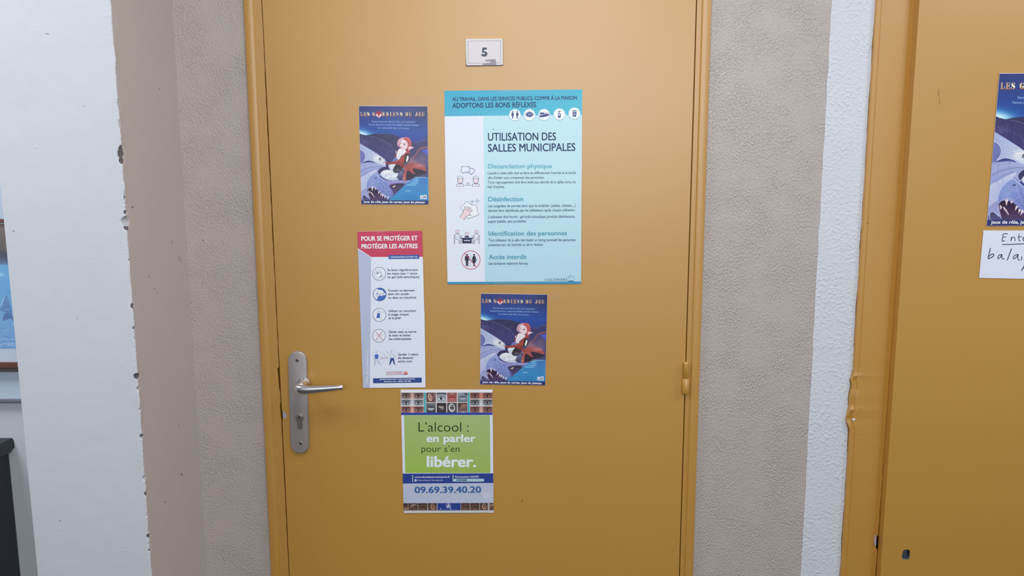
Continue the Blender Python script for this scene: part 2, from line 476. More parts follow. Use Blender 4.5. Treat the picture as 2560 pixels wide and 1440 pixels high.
for x, y in ((726, 875), (716, 871), (1306, 1252), (806, 1106), (1335, 980)):
    patch('paint_scratch', [(x - 2, y), (x, y - 1.4), (x + 2, y + .3), (x, y + 1.4)], YL, M_SC_O, D1)
patch('paint_scratch', [(1303, 1253), (1305, 1250), (1307, 1252), (1305, 1254)], YL, M_SC_O, D1)
for x, y, w, h in ((508, 601, 3, 5), (506, 708, 3, 3), (505, 721, 2, 2)):
    patch('scuff_mark', [(x - w / 2, y), (x, y - h / 2), (x + w / 2, y), (x, y + h / 2)], 0, M_SCUFF, wall_back)
# scuffs on the taupe side of the pillar: on its own plane (x = const)
def side_patch(px, py, w, h, mat):
    # point on the plane X = corner line
    d = ROT @ Vector(((px - 1280.0) / FPX, (720.0 - py) / FPX, -1.0))
    X = CX1
    for _ in range(4):
        t = (X - CAMLOC.x) / d.x; p = CAMLOC + d * t
        X = e_cor(p.z) + (CX1 - e_cor(p.z)) * (p.y - CY - .03) / (-CY - .03)
    bm = bmesh.new()
    k = p.y
    pts = [(k - w, p.z + h * .2), (k - w * .2, p.z + h), (k + w * .6, p.z + h * .3), (k + w, p.z - h * .4), (k, p.z - h), (k - w * .5, p.z - h * .3)]
    a = [bm.verts.new((X + 0.0002, y, z)) for y, z in pts]; b = [bm.verts.new((X - 0.002, y, z)) for y, z in pts]
    bm.faces.new(a); bm.faces.new(b[::-1])
    for i in range(6): bm.faces.new([a[i], b[i], b[(i + 1) % 6], a[(i + 1) % 6]])
    mesh_obj('scuff_mark', bm, mat, col_o)
for px, py, w, h, m_ in ((331, 518, .006, .004, M_SCUFF), (405, 480, .0025, .0016, M_SCUFF), (399, 222, .003, .002, M_SCUFF), (372, 691, .007, .003, M_SCUFF2), (386, 722, .005, .003, M_SCUFF2),
                         (392, 733, .004, .0015, M_SCUFF2), (448, 645, .006, .012, M_SCUFF2), (430, 605, .004, .008, M_SCUFF2), (448, 1064, .003, .003, M_SCUFF), (454, 1186, .005, .007, M_SCUFF),
                         (413, 1255, .004, .004, M_SCUFF), (453, 652, .004, .010, M_SCUFF2)):
    side_patch(px, py, w * .6, h * .6, m_)
for px, py, w, h in ((118, 84, 6, 1.2), (34, 577, 4, 1.5), (210, 265, 1.6, 1.5), (193, 796, 1.8, 1.2), (150, 1301, 3, 1.5)):
    patch('scuff_mark', [(px - w, py), (px, py - h), (px + w, py + h * .3), (px, py + h)], CY, M_SCUFF2, col_o)

# ---- hinge on the right of door 1
hg = bpy.data.objects.new('hinge', None); COL.objects.link(hg); hg.parent = D1; hg.empty_display_size = 0.02
def knuckle(py0, py1, r, pxc, taper, parent):
    YH = YL - 0.006
    a, b = at(pxc + 0.4, py0, YH), at(pxc - 0.6, py1, YH)
    bm = bmesh.new()
    secs = []
    H = a.z - b.z
    for f, rr in taper:
        c = (a.x + (b.x - a.x) * f, YH, a.z - H * f)
        secs.append((c, (r * rr, 0, 0), (0, r * rr, 0)))
    loft(bm, secs, 20)
    return mesh_obj('knuckle', bm, M_DOOR, parent, smooth=True)
knuckle(904.5, 945.2, 0.0060, 1715, ((0, .5), (.02, .8), (.06, .97), (.12, 1), (.98, 1), (1, .9)), hg)
knuckle(946.4, 986.5, 0.0076, 1714, ((0, .9), (.02, 1), (.6, 1), (.82, 1.0), (.92, .85), (.98, .6), (1, .3)), hg)
bm = bmesh.new(); a = at(1715, 944, YL - .006); b = at(1715, 948, YL - .006); loft(bm, [((a.x, YL - .006, a.z), (.005, 0, 0), (0, .005, 0)), ((b.x, YL - .006, b.z), (.005, 0, 0), (0, .005, 0))], 12)
mesh_obj('pin', bm, M_SC_O, hg)

# ---- handle set
hs = bpy.data.objects.new('door_handle', None); COL.objects.link(hs); hs.parent = D1; hs.empty_display_size = 0.02
hs['label'] = 'satin aluminium lever handle on a long backplate'
pt, pb = at(744.8, 876.5, YL), at(752.3, 1131.5, YL)
hw = (at(773, 1003, YL).x - at(726.5, 1003, YL).x) / 2 * 0.985
tilt = (pb.x - pt.x)
pl = []
zt_, zb_ = pt.z, pb.z
def pcx(z): return pt.x + (pb.x - pt.x) * (pt.z - z) / (pt.z - pb.z)
for k in range(17):
    a = math.pi * k / 16
    pl.append((hw * math.cos(a), zt_ - hw + hw * math.sin(a)))
for k in range(17):
    a = math.pi + math.pi * k / 16
    pl.append((hw * math.cos(a), zb_ + hw + hw * math.sin(a)))
bm = bmesh.new()
prism(bm, [(pcx(z) + x, z) for x, z in pl], YL - 0.0075, YL, 0, 0.0032)
bpl = mesh_obj('backplate', bm, M_ALU, hs, smooth=True)
YP = YL - 0.0075
for (sx, sy) in ((743.0, 901.0), (751.5, 1108.5)):
    p = at(sx, sy, YP); bm = bmesh.new()
    cyl_y(bm, p.x, p.z, 0.0042, YP - 0.0006, YP + 0.001, 24, 0.0036)
    mesh_obj('screw', bm, M_STEEL, hs)
    bm = bmesh.new(); cyl_y(bm, p.x, p.z, 0.0018, YP - 0.0008, YP, 6)
    mesh_obj('screw_socket', bm, M_BLACK, hs)
# euro cylinder lock
p = at(749.3, 1044.5, YP); q = at(749.8, 1066.0, YP)
bm = bmesh.new()
R = 0.0087; wn = 0.0050; zz_b = q.z
prof_l = []
for k in range(25):
    a = math.radians(-55 + 290 * k / 24)
    prof_l.append((p.x + R * math.cos(a), p.z + R * math.sin(a)))
for k in range(9):
    a = math.pi + math.pi * k / 8
    prof_l.append((p.x + .0004 + wn * math.cos(a), zz_b + wn * math.sin(a)))
prism(bm, prof_l, YP - 0.003, YP + 0.001, 0, 0.0006)
lc = mesh_obj('lock_cylinder', bm, M_STEEL, hs)
bm = bmesh.new(); cyl_y(bm, p.x, p.z + .0006, 0.0062, YP - 0.0042, YP - 0.002, 24, 0.0058)
prism(bm, [(p.x - .0008, p.z - .0012), (p.x + .0008, p.z - .0012), (p.x + .0010, p.z + .005), (p.x - .0010, p.z + .005)], YP - 0.0044, YP - 0.003, 1)
mesh_obj('lock_plug', bm, [M_STEEL, M_BLACK], hs)
# neck and lever
rs = at(759.5, 958.5, YP)
bm = bmesh.new()
loft(bm, [((rs.x, YP + .001, rs.z), (.0150, 0, 0), (0, 0, .0150)), ((rs.x, YP - .002, rs.z), (.0140, 0, 0), (0, 0, .0140)), ((rs.x, YP - .006, rs.z), (.0108, 0, 0), (0, 0, .0108)),
          ((rs.x, YP - .012, rs.z), (.0092, 0, 0), (0, 0, .0092)), ((rs.x, YP - .024, rs.z), (.0088, 0, 0), (0, 0, .0088)), ((rs.x, YP - .034, rs.z), (.0090, 0, 0), (0, 0, .0092))], 28)
mesh_obj('neck', bm, M_ALU2, hs, smooth=True)
bm = bmesh.new()
x0, z0 = rs.x, rs.z - 0.0015
YB = YP - 0.036
def S(dx, y, dz, u, v): return ((x0 + dx, y, z0 + dz), u, v)
secs = [S(-.0095, YB + .006, .001, (.001, .001, 0), (0, 0, .004)),
        S(-.0092, YB + .003, .0006, (.003, .0035, 0), (0, 0, .0080)),
        S(-.0070, YB - .001, .0000, (.003, .0062, 0), (0, 0, .0098)),
        S(-.0030, YB - .0035, -.0004, (.0022, .0074, 0), (0, 0, .0105)),
        S(.0030, YB - .0050, -.0010, (.0008, .0078, 0), (0, 0, .0106)),
        S(.0120, YB - .0055, -.0014, (0, .0074, 0), (0, 0, .0100)),
        S(.0250, YB - .0055, -.0010, (0, .0068, 0), (0, 0, .0089)),
        S(.0450, YB - .0045, .0000, (0, .0062, 0), (0, 0, .0079)),
        S(.0650, YB - .0035, .0012, (0, .0057, 0), (0, 0, .0070)),
        S(.0830, YB - .0025, .0024, (0, .0053, 0), (0, 0, .0062)),
        S(.0925, YB - .0020, .0030, (0, .0050, 0), (0, 0, .0057)),
        S(.0940, YB - .0020, .0031, (0, .0044, 0), (0, 0, .0051))]
loft(bm, secs, 28)
mesh_obj('lever', bm, M_ALU2, hs, smooth=True)

# ================================================================== PRINT MACHINE
_txt = {}
def text_mesh(body, bold=0.0, space=1.0, res=3):
    key = (body, bold, space)
    if key in _txt: return _txt[key]
    c = bpy.data.curves.new('t', 'FONT'); c.body = body; c.size = 1.0; c.offset = bold; c.space_character = space
    c.resolution_u = res
    o = bpy.data.objects.new('t', c); COL.objects.link(o)
    dg = bpy.context.evaluated_depsgraph_get()
    me = o.evaluated_get(dg).to_mesh()
    vs = np.array([v.co[:2] for v in me.vertices]).reshape(-1, 2); fs = [tuple(p.vertices) for p in me.polygons]
    o.evaluated_get(dg).to_mesh_clear()
    bpy.data.objects.remove(o); bpy.data.curves.remove(c)
    _txt[key] = (vs, fs); return vs, fs
CAP = float(text_mesh('H')[0][:, 1].max())
def catmull(pts, closed, k=6):
    P = [np.array(p, float) for p in pts]; n = len(P); out = []
    R_ = range(n) if closed else range(n - 1)
    for i in R_:
        if closed: a, b, c, d = P[i - 1], P[i], P[(i + 1) % n], P[(i + 2) % n]
        else: a, b, c, d = P[max(i - 1, 0)], P[i], P[i + 1], P[min(i + 2, n - 1)]
        for j in range(k):
            t = j / k
            out.append(0.5 * (2 * b + (c - a) * t + (2 * a - 5 * b + 4 * c - d) * t * t + (3 * b - a - 3 * c + d) * t ** 3))
    if not closed: out.append(P[-1])
    return out
class Print:
    """collects flat coloured shapes; to_world maps drawing coordinates to (x, z) on the sheet"""
    STEP = 0.00004
    def __init__(s, conv, ref=(206, 213, 240)):
        s.conv = conv; s.V = []; s.F = []; s.C = []; s.layer = 1
        s.ref = lin(ref); s.v0 = (0, 0, 1); s.n = 0; s.inc = 3e-6; s.base = None; s.segs = []; s.auto = False; s.cur = None
    def col(s, c): return tuple(min(1.0, a / r * p) for a, r, p in zip(lin(c), s.ref, (0.86, 0.88, 0.95)))
    def zoom(s, x0, y0, k): s.v0 = (x0, y0, k); return s
    def _p(s, x, y): return s.conv(s.v0[0] + x / s.v0[2], s.v0[1] + y / s.v0[2])
    def add(s, pts, faces, c, cols=None):
        if s.base is None: s.base = s.STEP * s.layer
        b = len(s.V); s.n += 1; y = -(s.base + s.inc * s.n)
        for i, (x, yy) in enumerate(pts):
            X, Z = s._p(x, yy); s.V.append((X, y, Z)); s.C.append(s.col(cols[i] if cols else c))
        s.F += [tuple(b + k for k in f) for f in faces]
    def up(s): s.layer += 1; return s
    def poly(s, pts, c, smooth=False, cols=None):
        if smooth: pts = catmull(pts, True)
        t = tessellate_polygon([[Vector((p[0], p[1], 0)) for p in pts]])
        s.add(pts, t, c, cols); return s
    def rect(s, x0, y0, x1, y1, c): return s.poly([(x0, y0), (x1, y0), (x1, y1), (x0, y1)], c)
    def disc(s, x, y, rx, c, ry=None, n=28, a0=0, a1=360):
        ry = rx if ry is None else ry
        return s.poly([(x + rx * math.cos(math.radians(a0 + (a1 - a0) * k / n)), y + ry * math.sin(math.radians(a0 + (a1 - a0) * k / n))) for k in range(n)], c)
    def line(s, pts, w, c, smooth=False, closed=False):
        if smooth: pts = catmull(pts, closed, 5)
        P = [np.array(p, float) for p in pts]
        if closed: P.append(P[0])
        L_, R2 = [], []
        for i in range(len(P)):
            if closed and i in (0, len(P) - 1): d = P[1] - P[-2]
            else: d = P[min(i + 1, len(P) - 1)] - P[max(i - 1, 0)]
            d = d / (np.linalg.norm(d) + 1e-9); nrm = np.array((-d[1], d[0])) * w / 2
            L_.append(P[i] + nrm); R2.append(P[i] - nrm)
        n = len(P)
        s.add([tuple(q) for q in L_ + R2], [(i, i + 1, n + i + 1, n + i) for i in range(n - 1)], c); return s
    def ring(s, x, y, r, w, c, ry=None, a0=0, a1=360):
        ry = r if ry is None else ry
        n = 36
        return s.line([(x + r * math.cos(math.radians(a0 + (a1 - a0) * k / n)), y + ry * math.sin(math.radians(a0 + (a1 - a0) * k / n))) for k in range(n + 1)], w, c)
    def text(s, body, x0, y0, x1, y1, cap, c, bold=0.0, space=1.0, slant=0.0):
        """baseline from (x0,y0) to (x1,y1); cap height cap"""
        vs, fs = text_mesh(body, min(bold, 0.0), space)
        if len(vs) == 0: return s
        if s.auto:
            s.part('digits_line' if body.replace('.', '').isdigit() else ('heading' if cap > 45 else 'text_line'))
        mn, mx = vs[:, 0].min(), vs[:, 0].max()
        L_ = math.hypot(x1 - x0, y1 - y0); dx, dy = (x1 - x0) / L_, (y1 - y0) / L_
        b = max(0.0, bold) * 0.9
        sx = L_ / (mx - mn + 2 * b); sy = cap / (CAP + 2 * b * 0.6)
        for ox, oy in ([(0, 0)] if b == 0 else [(-b, b * .6), (-b, -b * .6), (b, b * .6), (b, -b * .6)]):
            pts = []
            for vx, vy in vs:
                a = (vx - mn + b + ox) * sx + slant * vy * sy; v = (vy + b * .6 + oy) * sy
                pts.append((x0 + dx * a + dy * v, y0 + dy * a - dx * v))
            s.add(pts, fs, c)
        return s
    def part(s, name):
        if s.V: s.segs.append((s.cur, s.V, s.F, s.C))
        s.V, s.F, s.C, s.cur = [], [], [], name; return s
    def build(s, name, parent, mat=M_INK):
        if s.cur or s.segs:
            s.part(None); out = []
            for nm, s.V, s.F, s.C in s.segs: out.append(s._build(nm or name, parent, mat))
            return out
        return s._build(name, parent, mat)
    def _build(s, name, parent, mat=M_INK):
        me = bpy.data.meshes.new(name)
        me.from_pydata(s.V, [], s.F)
        at_ = me.attributes.new('ink', 'FLOAT_COLOR', 'POINT')
        arr = np.ones((len(s.V), 4), np.float32); arr[:, :3] = np.array(s.C, np.float32)
        at_.data.foreach_set('color', arr.ravel())
        me.update()
        o = link(name, me, mat, parent)
        return o

def poster_root(name, corners, Y, label, cat, group=None):
    """corners TL TR BR BL in the photograph; returns root at the sheet centre and a converter"""
    P = [at(px, py, Y) for px, py in corners]
    c = sum(P, Vector()) / 4
    root = empty(name, (c.x, Y, c.z), label, cat, group)
    def conv(px, py):
        q = at(px, py, Y); return q.x - c.x, q.z - c.z
    return root, conv, [(p.x - c.x, p.z - c.z) for p in P]
def sheet(parent, outline, th=0.0004, mat=None, name='sheet'):
    bm = bmesh.new(); prism(bm, outline, 0.0, th)
    return mesh_obj(name, bm, mat or M_PAPER, parent)
def tape(parent, conv, pts, name='tape'):
    bm = bmesh.new(); prism(bm, [conv(*p) for p in pts], -0.0009, -0.0006)
    return mesh_obj(name, bm, M_TAPE, parent)

# EOF_PART1

# ================================================================== TEAL MUNICIPAL POSTER
YPST = YL - 0.0012
cA, cB = (1100, 210, 5.333), (1100, 470, 5.538)
root, conv, out = poster_root('poster', [(1110.9, 226.9), (1455.7, 223.6), (1452.1, 709.9), (1119.0, 710.3)], YPST,
    'large pale blue and teal notice headed UTILISATION DES SALLES MUNICIPALES', 'poster')
sheet(root, out)
NAVY, TEAL, BODY, LILAC, TXT = (10, 36, 92), (66, 165, 200), (180, 214, 234), (214, 219, 243), (58, 76, 122)
p = Print(conv, (210, 216, 243)); p.zoom(*cA)
p.poly([(58, 90), (1897, 73), (1893, 430), (62, 445)], TEAL, cols=[(58, 158, 200), (68, 168, 204), (76, 176, 208), (70, 166, 202)])
p.up()
wave = []
for k in range(93):
    x = 62 + (1892 - 62) * k / 92; wave.append((x, (432 - 24 * k / 92) + (-8 if k % 2 else 7)))
p.poly(wave + [(1880, 1440), (80, 1440)], BODY)
p.zoom(*cB); p.poly([(100, 0), (1957, 0), (1953, 1305), (106, 1305)], BODY, cols=[(178, 213, 234), (178, 213, 234), (170, 204, 230), (170, 204, 230)])
p.up(); p.zoom(*cA)
p.poly([(62, 432), (578, 428), (590, 1440), (76, 1440)], LILAC)
p.zoom(*cB); p.poly([(78, 0), (606, 0), (622, 1300), (104, 1302)], LILAC)
p.up()
p.poly([(103, 1300), (1953, 1294), (1951, 1328), (105, 1332)], (62, 136, 182))
p.build('printed_field', root, M_INK)

p = Print(conv, (210, 216, 243)); p.layer = 6; p.auto = True; p.zoom(*cA)
p.text('AU TRAVAIL, DANS LES SERVICES PUBLICS, COMME À LA MAISON', 163, 226, 1825, 208, 50, NAVY, 0.018)
p.text('ADOPTONS LES BONS RÉFLEXES', 165, 319, 1282, 308, 66, NAVY, 0.018)
p.text('UTILISATION DES', 640, 756, 1547, 750, 104, NAVY, 0.016)
p.text('SALLES MUNICIPALES', 640, 904, 1805, 892, 104, NAVY, 0.016)
p.text('Distanciation physique', 641, 1125, 1492, 1120, 58, (88, 162, 192), 0.016)
for b, x0, y0, x1, y1 in (("L'accès à cette salle doit se faire en différenciant l'entrée et la sortie", 638, 1204, 1811, 1199),
                          ("afin d'éviter tout croisement des personnes.", 638, 1267, 1390, 1262),
                          ("Tout regroupement doit être évité aux abords de la salles et/ou du", 638, 1327, 1810, 1322),
                          ("hall d'entrée.", 638, 1388, 862, 1386)):
    p.text(b, x0, y0, x1, y1, 36, TXT, 0.006)
p.part('speck'); p.disc(712, 603, 6, (30, 40, 90))
p.zoom(*cB)
HT = (70, 150, 184)
p.text('Désinfection', 668, 184, 1152, 182, 62, HT, 0.02)
p.text('Identification des personnes', 672, 660, 1758, 653, 62, HT, 0.02)
p.text('Accès interdit', 674, 985, 1200, 981, 62, HT, 0.02)
for b, x0, y0, x1, y1 in (("Les poignées de portes ainsi que le mobilier (tables, chaises,...)", 667, 266, 1877, 258),
                          ("doivent être désinfectés par les utilisateurs après chaque utilisation.", 667, 330, 1872, 320),
                          ("L'utilisateur doit fournir : gel hydro-alcoolique, produits désinfectants,", 667, 416, 1872, 410),
                          ("papier jetable, sacs poubelles.", 667, 480, 1198, 474),
                          ("Tout utilisateur de la salle doit établir un listing nominatif des personnes", 670, 739, 1874, 734),
                          ("présentes lors de l'activité ou de la réunion.", 670, 804, 1435, 799),
                          ("Les sanitaires resteront fermés.", 672, 1061, 1224, 1060)):
    p.text(b, x0, y0, x1, y1, 37, TXT, 0.006)
p.text('COLOMIERS', 1450, 1284, 1760, 1284, 31, (60, 100, 140), 0.0, 1.1)
p.build('lettering', root, M_INK)

# pictograms
IC = (58, 62, 112)
p = Print(conv, (210, 216, 243)); p.layer = 6; p.zoom(*cA)
for cx, cy in ((999, 412), (1193, 411), (1388, 409), (1592, 403), (1792, 391)):
    p.part('icon_disc'); p.layer = 5; p.disc(cx, cy + 2, 80, (120, 160, 190)); p.layer = 6; p.disc(cx, cy, 76, (226, 230, 248))
p.part('pictogram')
B = (52, 66, 128)
for x in (968, 1030):
    p.disc(x, 366, 8, B, 10); p.poly([(x - 14, 380), (x + 14, 380), (x + 16, 425), (x + 8, 425), (x + 8, 462), (x + 1, 462), (x, 425), (x - 2, 462), (x - 9, 462), (x - 9, 425), (x - 16, 425)], B)
p.line([(988, 370), (1012, 370)], 4, (150, 170, 205))
p.part('pictogram')
p.poly([(1152, 390), (1193, 368), (1234, 390), (1234, 425), (1193, 441), (1152, 425)], B, True)
p.layer = 8
for dy in (-12, 2, 15): p.line([(1168, 405 + dy), (1193, 398 + dy), (1220, 405 + dy)], 4, (180, 190, 225), True)
p.layer = 7
p.ring(1150, 405, 15, 4, B, 18, 90, 270); p.ring(1236, 405, 15, 4, B, 18, -90, 90)
p.part('pictogram')
p.poly([(1327, 385), (1360, 378), (1392, 382), (1385, 396), (1360, 402), (1328, 405)], B)
p.poly([(1330, 418), (1370, 410), (1410, 398), (1452, 402), (1455, 418), (1420, 432), (1385, 440), (1332, 443)], B, True)
p.line([(1365, 405), (1400, 392), (1425, 380)], 6, B)
for x, y in ((1420, 380), (1432, 372), (1445, 385), (1437, 392), (1452, 376)): p.disc(x, y, 4, (170, 130, 150))
p.part('pictogram')
p.poly([(1572, 400), (1578, 392), (1606, 392), (1612, 400), (1608, 452), (1576, 452)], B); p.rect(1586, 368, 1596, 394, B)
p.poly([(1568, 362), (1600, 358), (1616, 356), (1616, 362), (1600, 368), (1572, 370)], B)
p.layer = 8; p.disc(1592, 411, 9, (226, 230, 248), 13); p.layer = 7
p.part('pictogram')
p.poly([(1764, 372), (1822, 372), (1814, 435), (1772, 435)], B); p.rect(1760, 354, 1826, 364, B); p.rect(1784, 348, 1802, 354, B)
p.layer = 8; p.ring(1793, 400, 10, 4, (226, 230, 248)); p.line([(1780, 412), (1806, 412)], 3, (226, 230, 248)); p.layer = 7
# two people talking, one metre
p.part('pictogram')
PINK = (240, 205, 222)
for x, s in ((271, 1), (478, 1)):
    p.disc(x, 1285, 32, PINK, 36); p.layer = 8
    p.disc(x, 1247, 33, (222, 226, 245), 22); p.ring(x, 1262, 36, 5, IC, 35, 180, 360)
    p.line([(x - 36, 1262), (x - 34, 1290), (x - 20, 1316), (x, 1326), (x + 20, 1316), (x + 34, 1290), (x + 36, 1262)], 5, IC, True)
    p.line([(x - 34, 1268), (x - 10, 1256), (x + 10, 1262), (x + 34, 1266)], 5, IC, True)
    p.line([(x - 28, 1363), (x - 47, 1362), (x - 44, 1338), (x - 18, 1324), (x, 1340), (x + 18, 1324), (x + 44, 1338), (x + 47, 1362), (x + 16, 1363)], 5, IC)
    p.line([(x - 16, 1363), (x + 2, 1363)], 5, IC); p.layer = 7
p.line([(336, 1346), (415, 1346)], 4, IC); p.text('1m', 357, 1332, 392, 1332, 24, IC)
p.line([(330, 1100), (288, 1101), (283, 1110), (283, 1172), (300, 1180), (306, 1196), (322, 1180), (388, 1172), (396, 1160), (396, 1110), (390, 1101), (346, 1101)], 5, IC)
p.line([(400, 1121), (430, 1124), (452, 1140), (458, 1165), (440, 1190), (428, 1194), (420, 1210), (404, 1192), (365, 1184)], 5, IC, True)
# hand wiping
p.part('pictogram')
p.zoom(*cB)
p.poly([(283, 262), (342, 222), (356, 194), (392, 190), (412, 214), (480, 222), (512, 262), (526, 316), (540, 366), (470, 398), (384, 426), (300, 300)], (226, 229, 246))
p.layer = 8
p.line([(325, 322), (283, 262), (342, 222), (356, 194), (392, 190), (414, 214), (445, 226), (465, 222), (500, 250), (514, 280), (512, 300), (540, 366), (470, 396), (384, 426), (372, 402)], 5, IC)
p.line([(412, 214), (440, 235), (465, 248)], 5, IC, True)
hand = [(275, 402), (318, 340), (344, 256), (358, 252), (356, 296), (388, 254), (400, 264), (372, 318), (422, 264), (432, 276), (396, 330), (440, 300), (452, 310), (408, 350), (392, 372), (434, 366), (434, 380), (390, 384), (362, 396), (330, 442)]
p.poly(hand, (240, 200, 214)); p.layer = 9; p.line(hand, 5, IC)
p.layer = 8
for cx, cy, r in ((447, 186, 20), (514, 180, 32)):
    p.line([(cx, cy - r), (cx + r * .25, cy - r * .25), (cx + r, cy), (cx + r * .25, cy + r * .25), (cx, cy + r), (cx - r * .25, cy + r * .25), (cx - r, cy), (cx - r * .25, cy - r * .25)], 5, (80, 130, 170), closed=True)
# table meeting
p.part('pictogram')
p.layer = 7
for x in (240, 372, 504):
    y = 634 if x == 372 else 604
    p.disc(x, y, 21, PINK); p.layer = 8; p.ring(x, y, 23, 4, IC); p.layer = 7
p.poly([(336, 684), (345, 668), (372, 660), (398, 668), (408, 684)], (34, 36, 76))
p.poly([(285, 690), (462, 690), (462, 700), (440, 702), (436, 766), (310, 766), (306, 702), (285, 700)], (34, 36, 76))
p.layer = 8; p.rect(330, 722, 418, 732, (226, 230, 248)); p.layer = 7
def mir(pts): return [(744 - x, y) for x, y in pts]
for f in (lambda q: q, mir):
    p.line(f([(196, 650), (196, 772), (206, 772), (208, 722)]), 4, IC); p.line(f([(194, 648), (206, 648), (210, 710), (255, 714), (264, 772), (282, 772), (270, 712)]), 4, IC)
    p.line(f([(212, 650), (225, 634), (250, 632), (272, 652), (306, 668), (300, 680), (262, 676), (260, 690), (290, 700), (304, 770), (288, 770), (272, 716)]), 4, IC)
    p.line(f([(222, 672), (222, 704)]), 4, IC)
# no entry toilets
p.part('pictogram')
p.ring(427, 996, 128, 8, (186, 64, 106))
for x, w in ((375, 0), (472, 1)):
    p.disc(x, 925, 13, (26, 26, 56))
    if w: p.poly([(x - 16, 942), (x + 16, 942), (x + 37, 1004), (x + 28, 1008), (x + 14, 970), (x + 26, 1030), (x + 10, 1030), (x + 9, 1082), (x + 1, 1082), (x, 1032), (x - 1, 1082), (x - 10, 1082), (x - 10, 1030), (x - 26, 1030), (x - 13, 970), (x - 28, 1008), (x - 36, 1004)], (26, 26, 56))
    else: p.poly([(x - 28, 942), (x + 28, 942), (x + 33, 1004), (x + 24, 1006), (x + 18, 966), (x + 17, 1082), (x + 3, 1082), (x, 1014), (x - 4, 1082), (x - 17, 1082), (x - 18, 966), (x - 23, 1006), (x - 33, 1004)], (26, 26, 56))
p.line([(426, 912), (426, 1084)], 3, (60, 60, 90))
p.layer = 8; p.line([(340, 903), (506, 1096)], 8, (190, 60, 100)); p.layer = 7
# city mark
p.part('pictogram')
for k in range(14):
    a = math.radians(175 + k * 14); p.line([(1812 + 44 * math.cos(a), 1262 + 40 * math.sin(a)), (1812 + 54 * math.cos(a), 1262 + 50 * math.sin(a))], 2.5, (110, 165, 205))
p.ring(1818, 1262, 40, 3, (110, 165, 200), 40, 190, 370)
p.line([(1800, 1222), (1775, 1205)], 2.5, (110, 165, 205)); p.line([(1812, 1218), (1810, 1190)], 2.5, (110, 165, 205))
p.poly([(1772, 1294), (1774, 1284), (1800, 1282), (1806, 1270), (1812, 1282), (1840, 1280), (1852, 1286), (1852, 1294)], (40, 110, 160))
p.build('pictograms', root, M_INK)
tape(root, conv, [(1240, 221), (1330, 221), (1330, 232), (1240, 232)])
tape(root, conv, [(1235, 703), (1310, 703), (1310, 717), (1235, 717)])

# ================================================================== RED AND WHITE HYGIENE LEAFLET
cE, cF = (880, 565, 6.7), (880, 770, 6.7)
REF = (196, 203, 230)
root, conv, out = poster_root('leaflet', [(893.1, 578.9), (1055.4, 577.0), (1063.9, 968.5), (907.6, 970.0)], YPST,
    'tall narrow leaflet with crimson top reading POUR SE PROTÉGER, two columns of white and lilac', 'leaflet')
root['label'] = 'tall narrow leaflet with crimson top reading POUR SE PROTÉGER ET PROTÉGER LES AUTRES'
sheet(root, out)
p = Print(conv, REF); p.zoom(*cE)
PW, PL = (200, 208, 234), (162, 172, 206)
p.poly([(318, 515), (1187, 512), (1210, 1440), (310, 1440)], PW)
p.poly([(98, 370), (320, 510), (312, 1440), (135, 1440), (100, 390)], PL)
p.zoom(*cF)
p.poly([(310, 60), (1214, 60), (1232, 1330), (300, 1335)], PW); p.poly([(136, 60), (312, 60), (300, 1336), (185, 1341)], PL)
p.zoom(*cE); p.up()
p.poly([(88, 95), (1175, 80), (1187, 516), (318, 519), (98, 372)], (178, 58, 90))
p.up(); p.poly([(612, 487), (1127, 481), (1127, 550), (612, 555)], (48, 82, 156))
p.poly([(98, 372), (318, 515), (318, 524), (98, 384)], (224, 214, 230))
p.zoom(*cF); p.poly([(352, 1177), (1168, 1165), (1170, 1250), (354, 1262)], (44, 68, 136))
p.build('printed_field', root)
p = Print(conv, REF); p.layer = 5; p.auto = True; p.zoom(*cE)
WH = (222, 226, 246)
p.text('POUR SE PROTÉGER ET', 155, 250, 1100, 240, 77, WH, 0.035)
p.text('PROTÉGER LES AUTRES', 157, 380, 1100, 372, 77, WH, 0.035)
p.text('CORONAVIRUS (COVID-19)', 642, 534, 1092, 529, 26, WH, 0.015)
TX = (62, 66, 98)
for b, x0, y0, x1 in (('Se laver régulièrement', 592, 754, 1104), ('les mains (eau + savon', 592, 814, 1094), ('ou gel hydroalcoolique)', 594, 872, 1126), ('Tousser ou éternuer', 600, 1098, 1056), ('dans son coude', 602, 1157, 950), ('ou dans un mouchoir', 602, 1217, 1084)):
    p.text(b, x0, y0, x1, y0 - 3, 38, TX, 0.02)
p.zoom(*cF)
for b, x0, y0, x1 in (('Utiliser un mouchoir', 610, 67, 1078), ('à usage unique', 610, 126, 948), ('et le jeter', 612, 186, 824), ('Saluer sans se serrer', 618, 416, 1086), ('la main et éviter', 620, 476, 986), ('les embrassades', 620, 535, 994), ('Garder 1 mètre', 768, 796, 1108), ('de distance', 770, 853, 1024), ('entre vous', 772, 910, 1008)):
    p.text(b, x0, y0, x1, y0 - 3, 38, TX, 0.02)
p.text('Ville de Colomiers', 272, 1275, 276, 705, 40, (205, 210, 232), 0.012)
p.text('www.ville-colomiers.fr', 570, 1072, 846, 1066, 16, (170, 100, 120))
p.text('COLOMIERS', 570, 1112, 858, 1106, 38, (172, 92, 112), 0.0, 1.1)
p.part('underline'); p.line([(570, 1120), (930, 1113)], 3, (150, 80, 100))
p.text('gouvernement.fr / info-coronavirus', 466, 1204, 1056, 1197, 22, WH, 0.02)
p.text('Numéro vert : 0800 130 000', 538, 1241, 988, 1235, 22, WH, 0.02)
p.build('lettering', root)
p = Print(conv, REF); p.layer = 5; NB, FB = (62, 76, 128), (60, 98, 176)
p.zoom(*cE)
p.part('pictogram'); p.disc(456, 800, 108, (206, 213, 238)); p.layer = 5
p.ring(456, 800, 110, 7, NB)
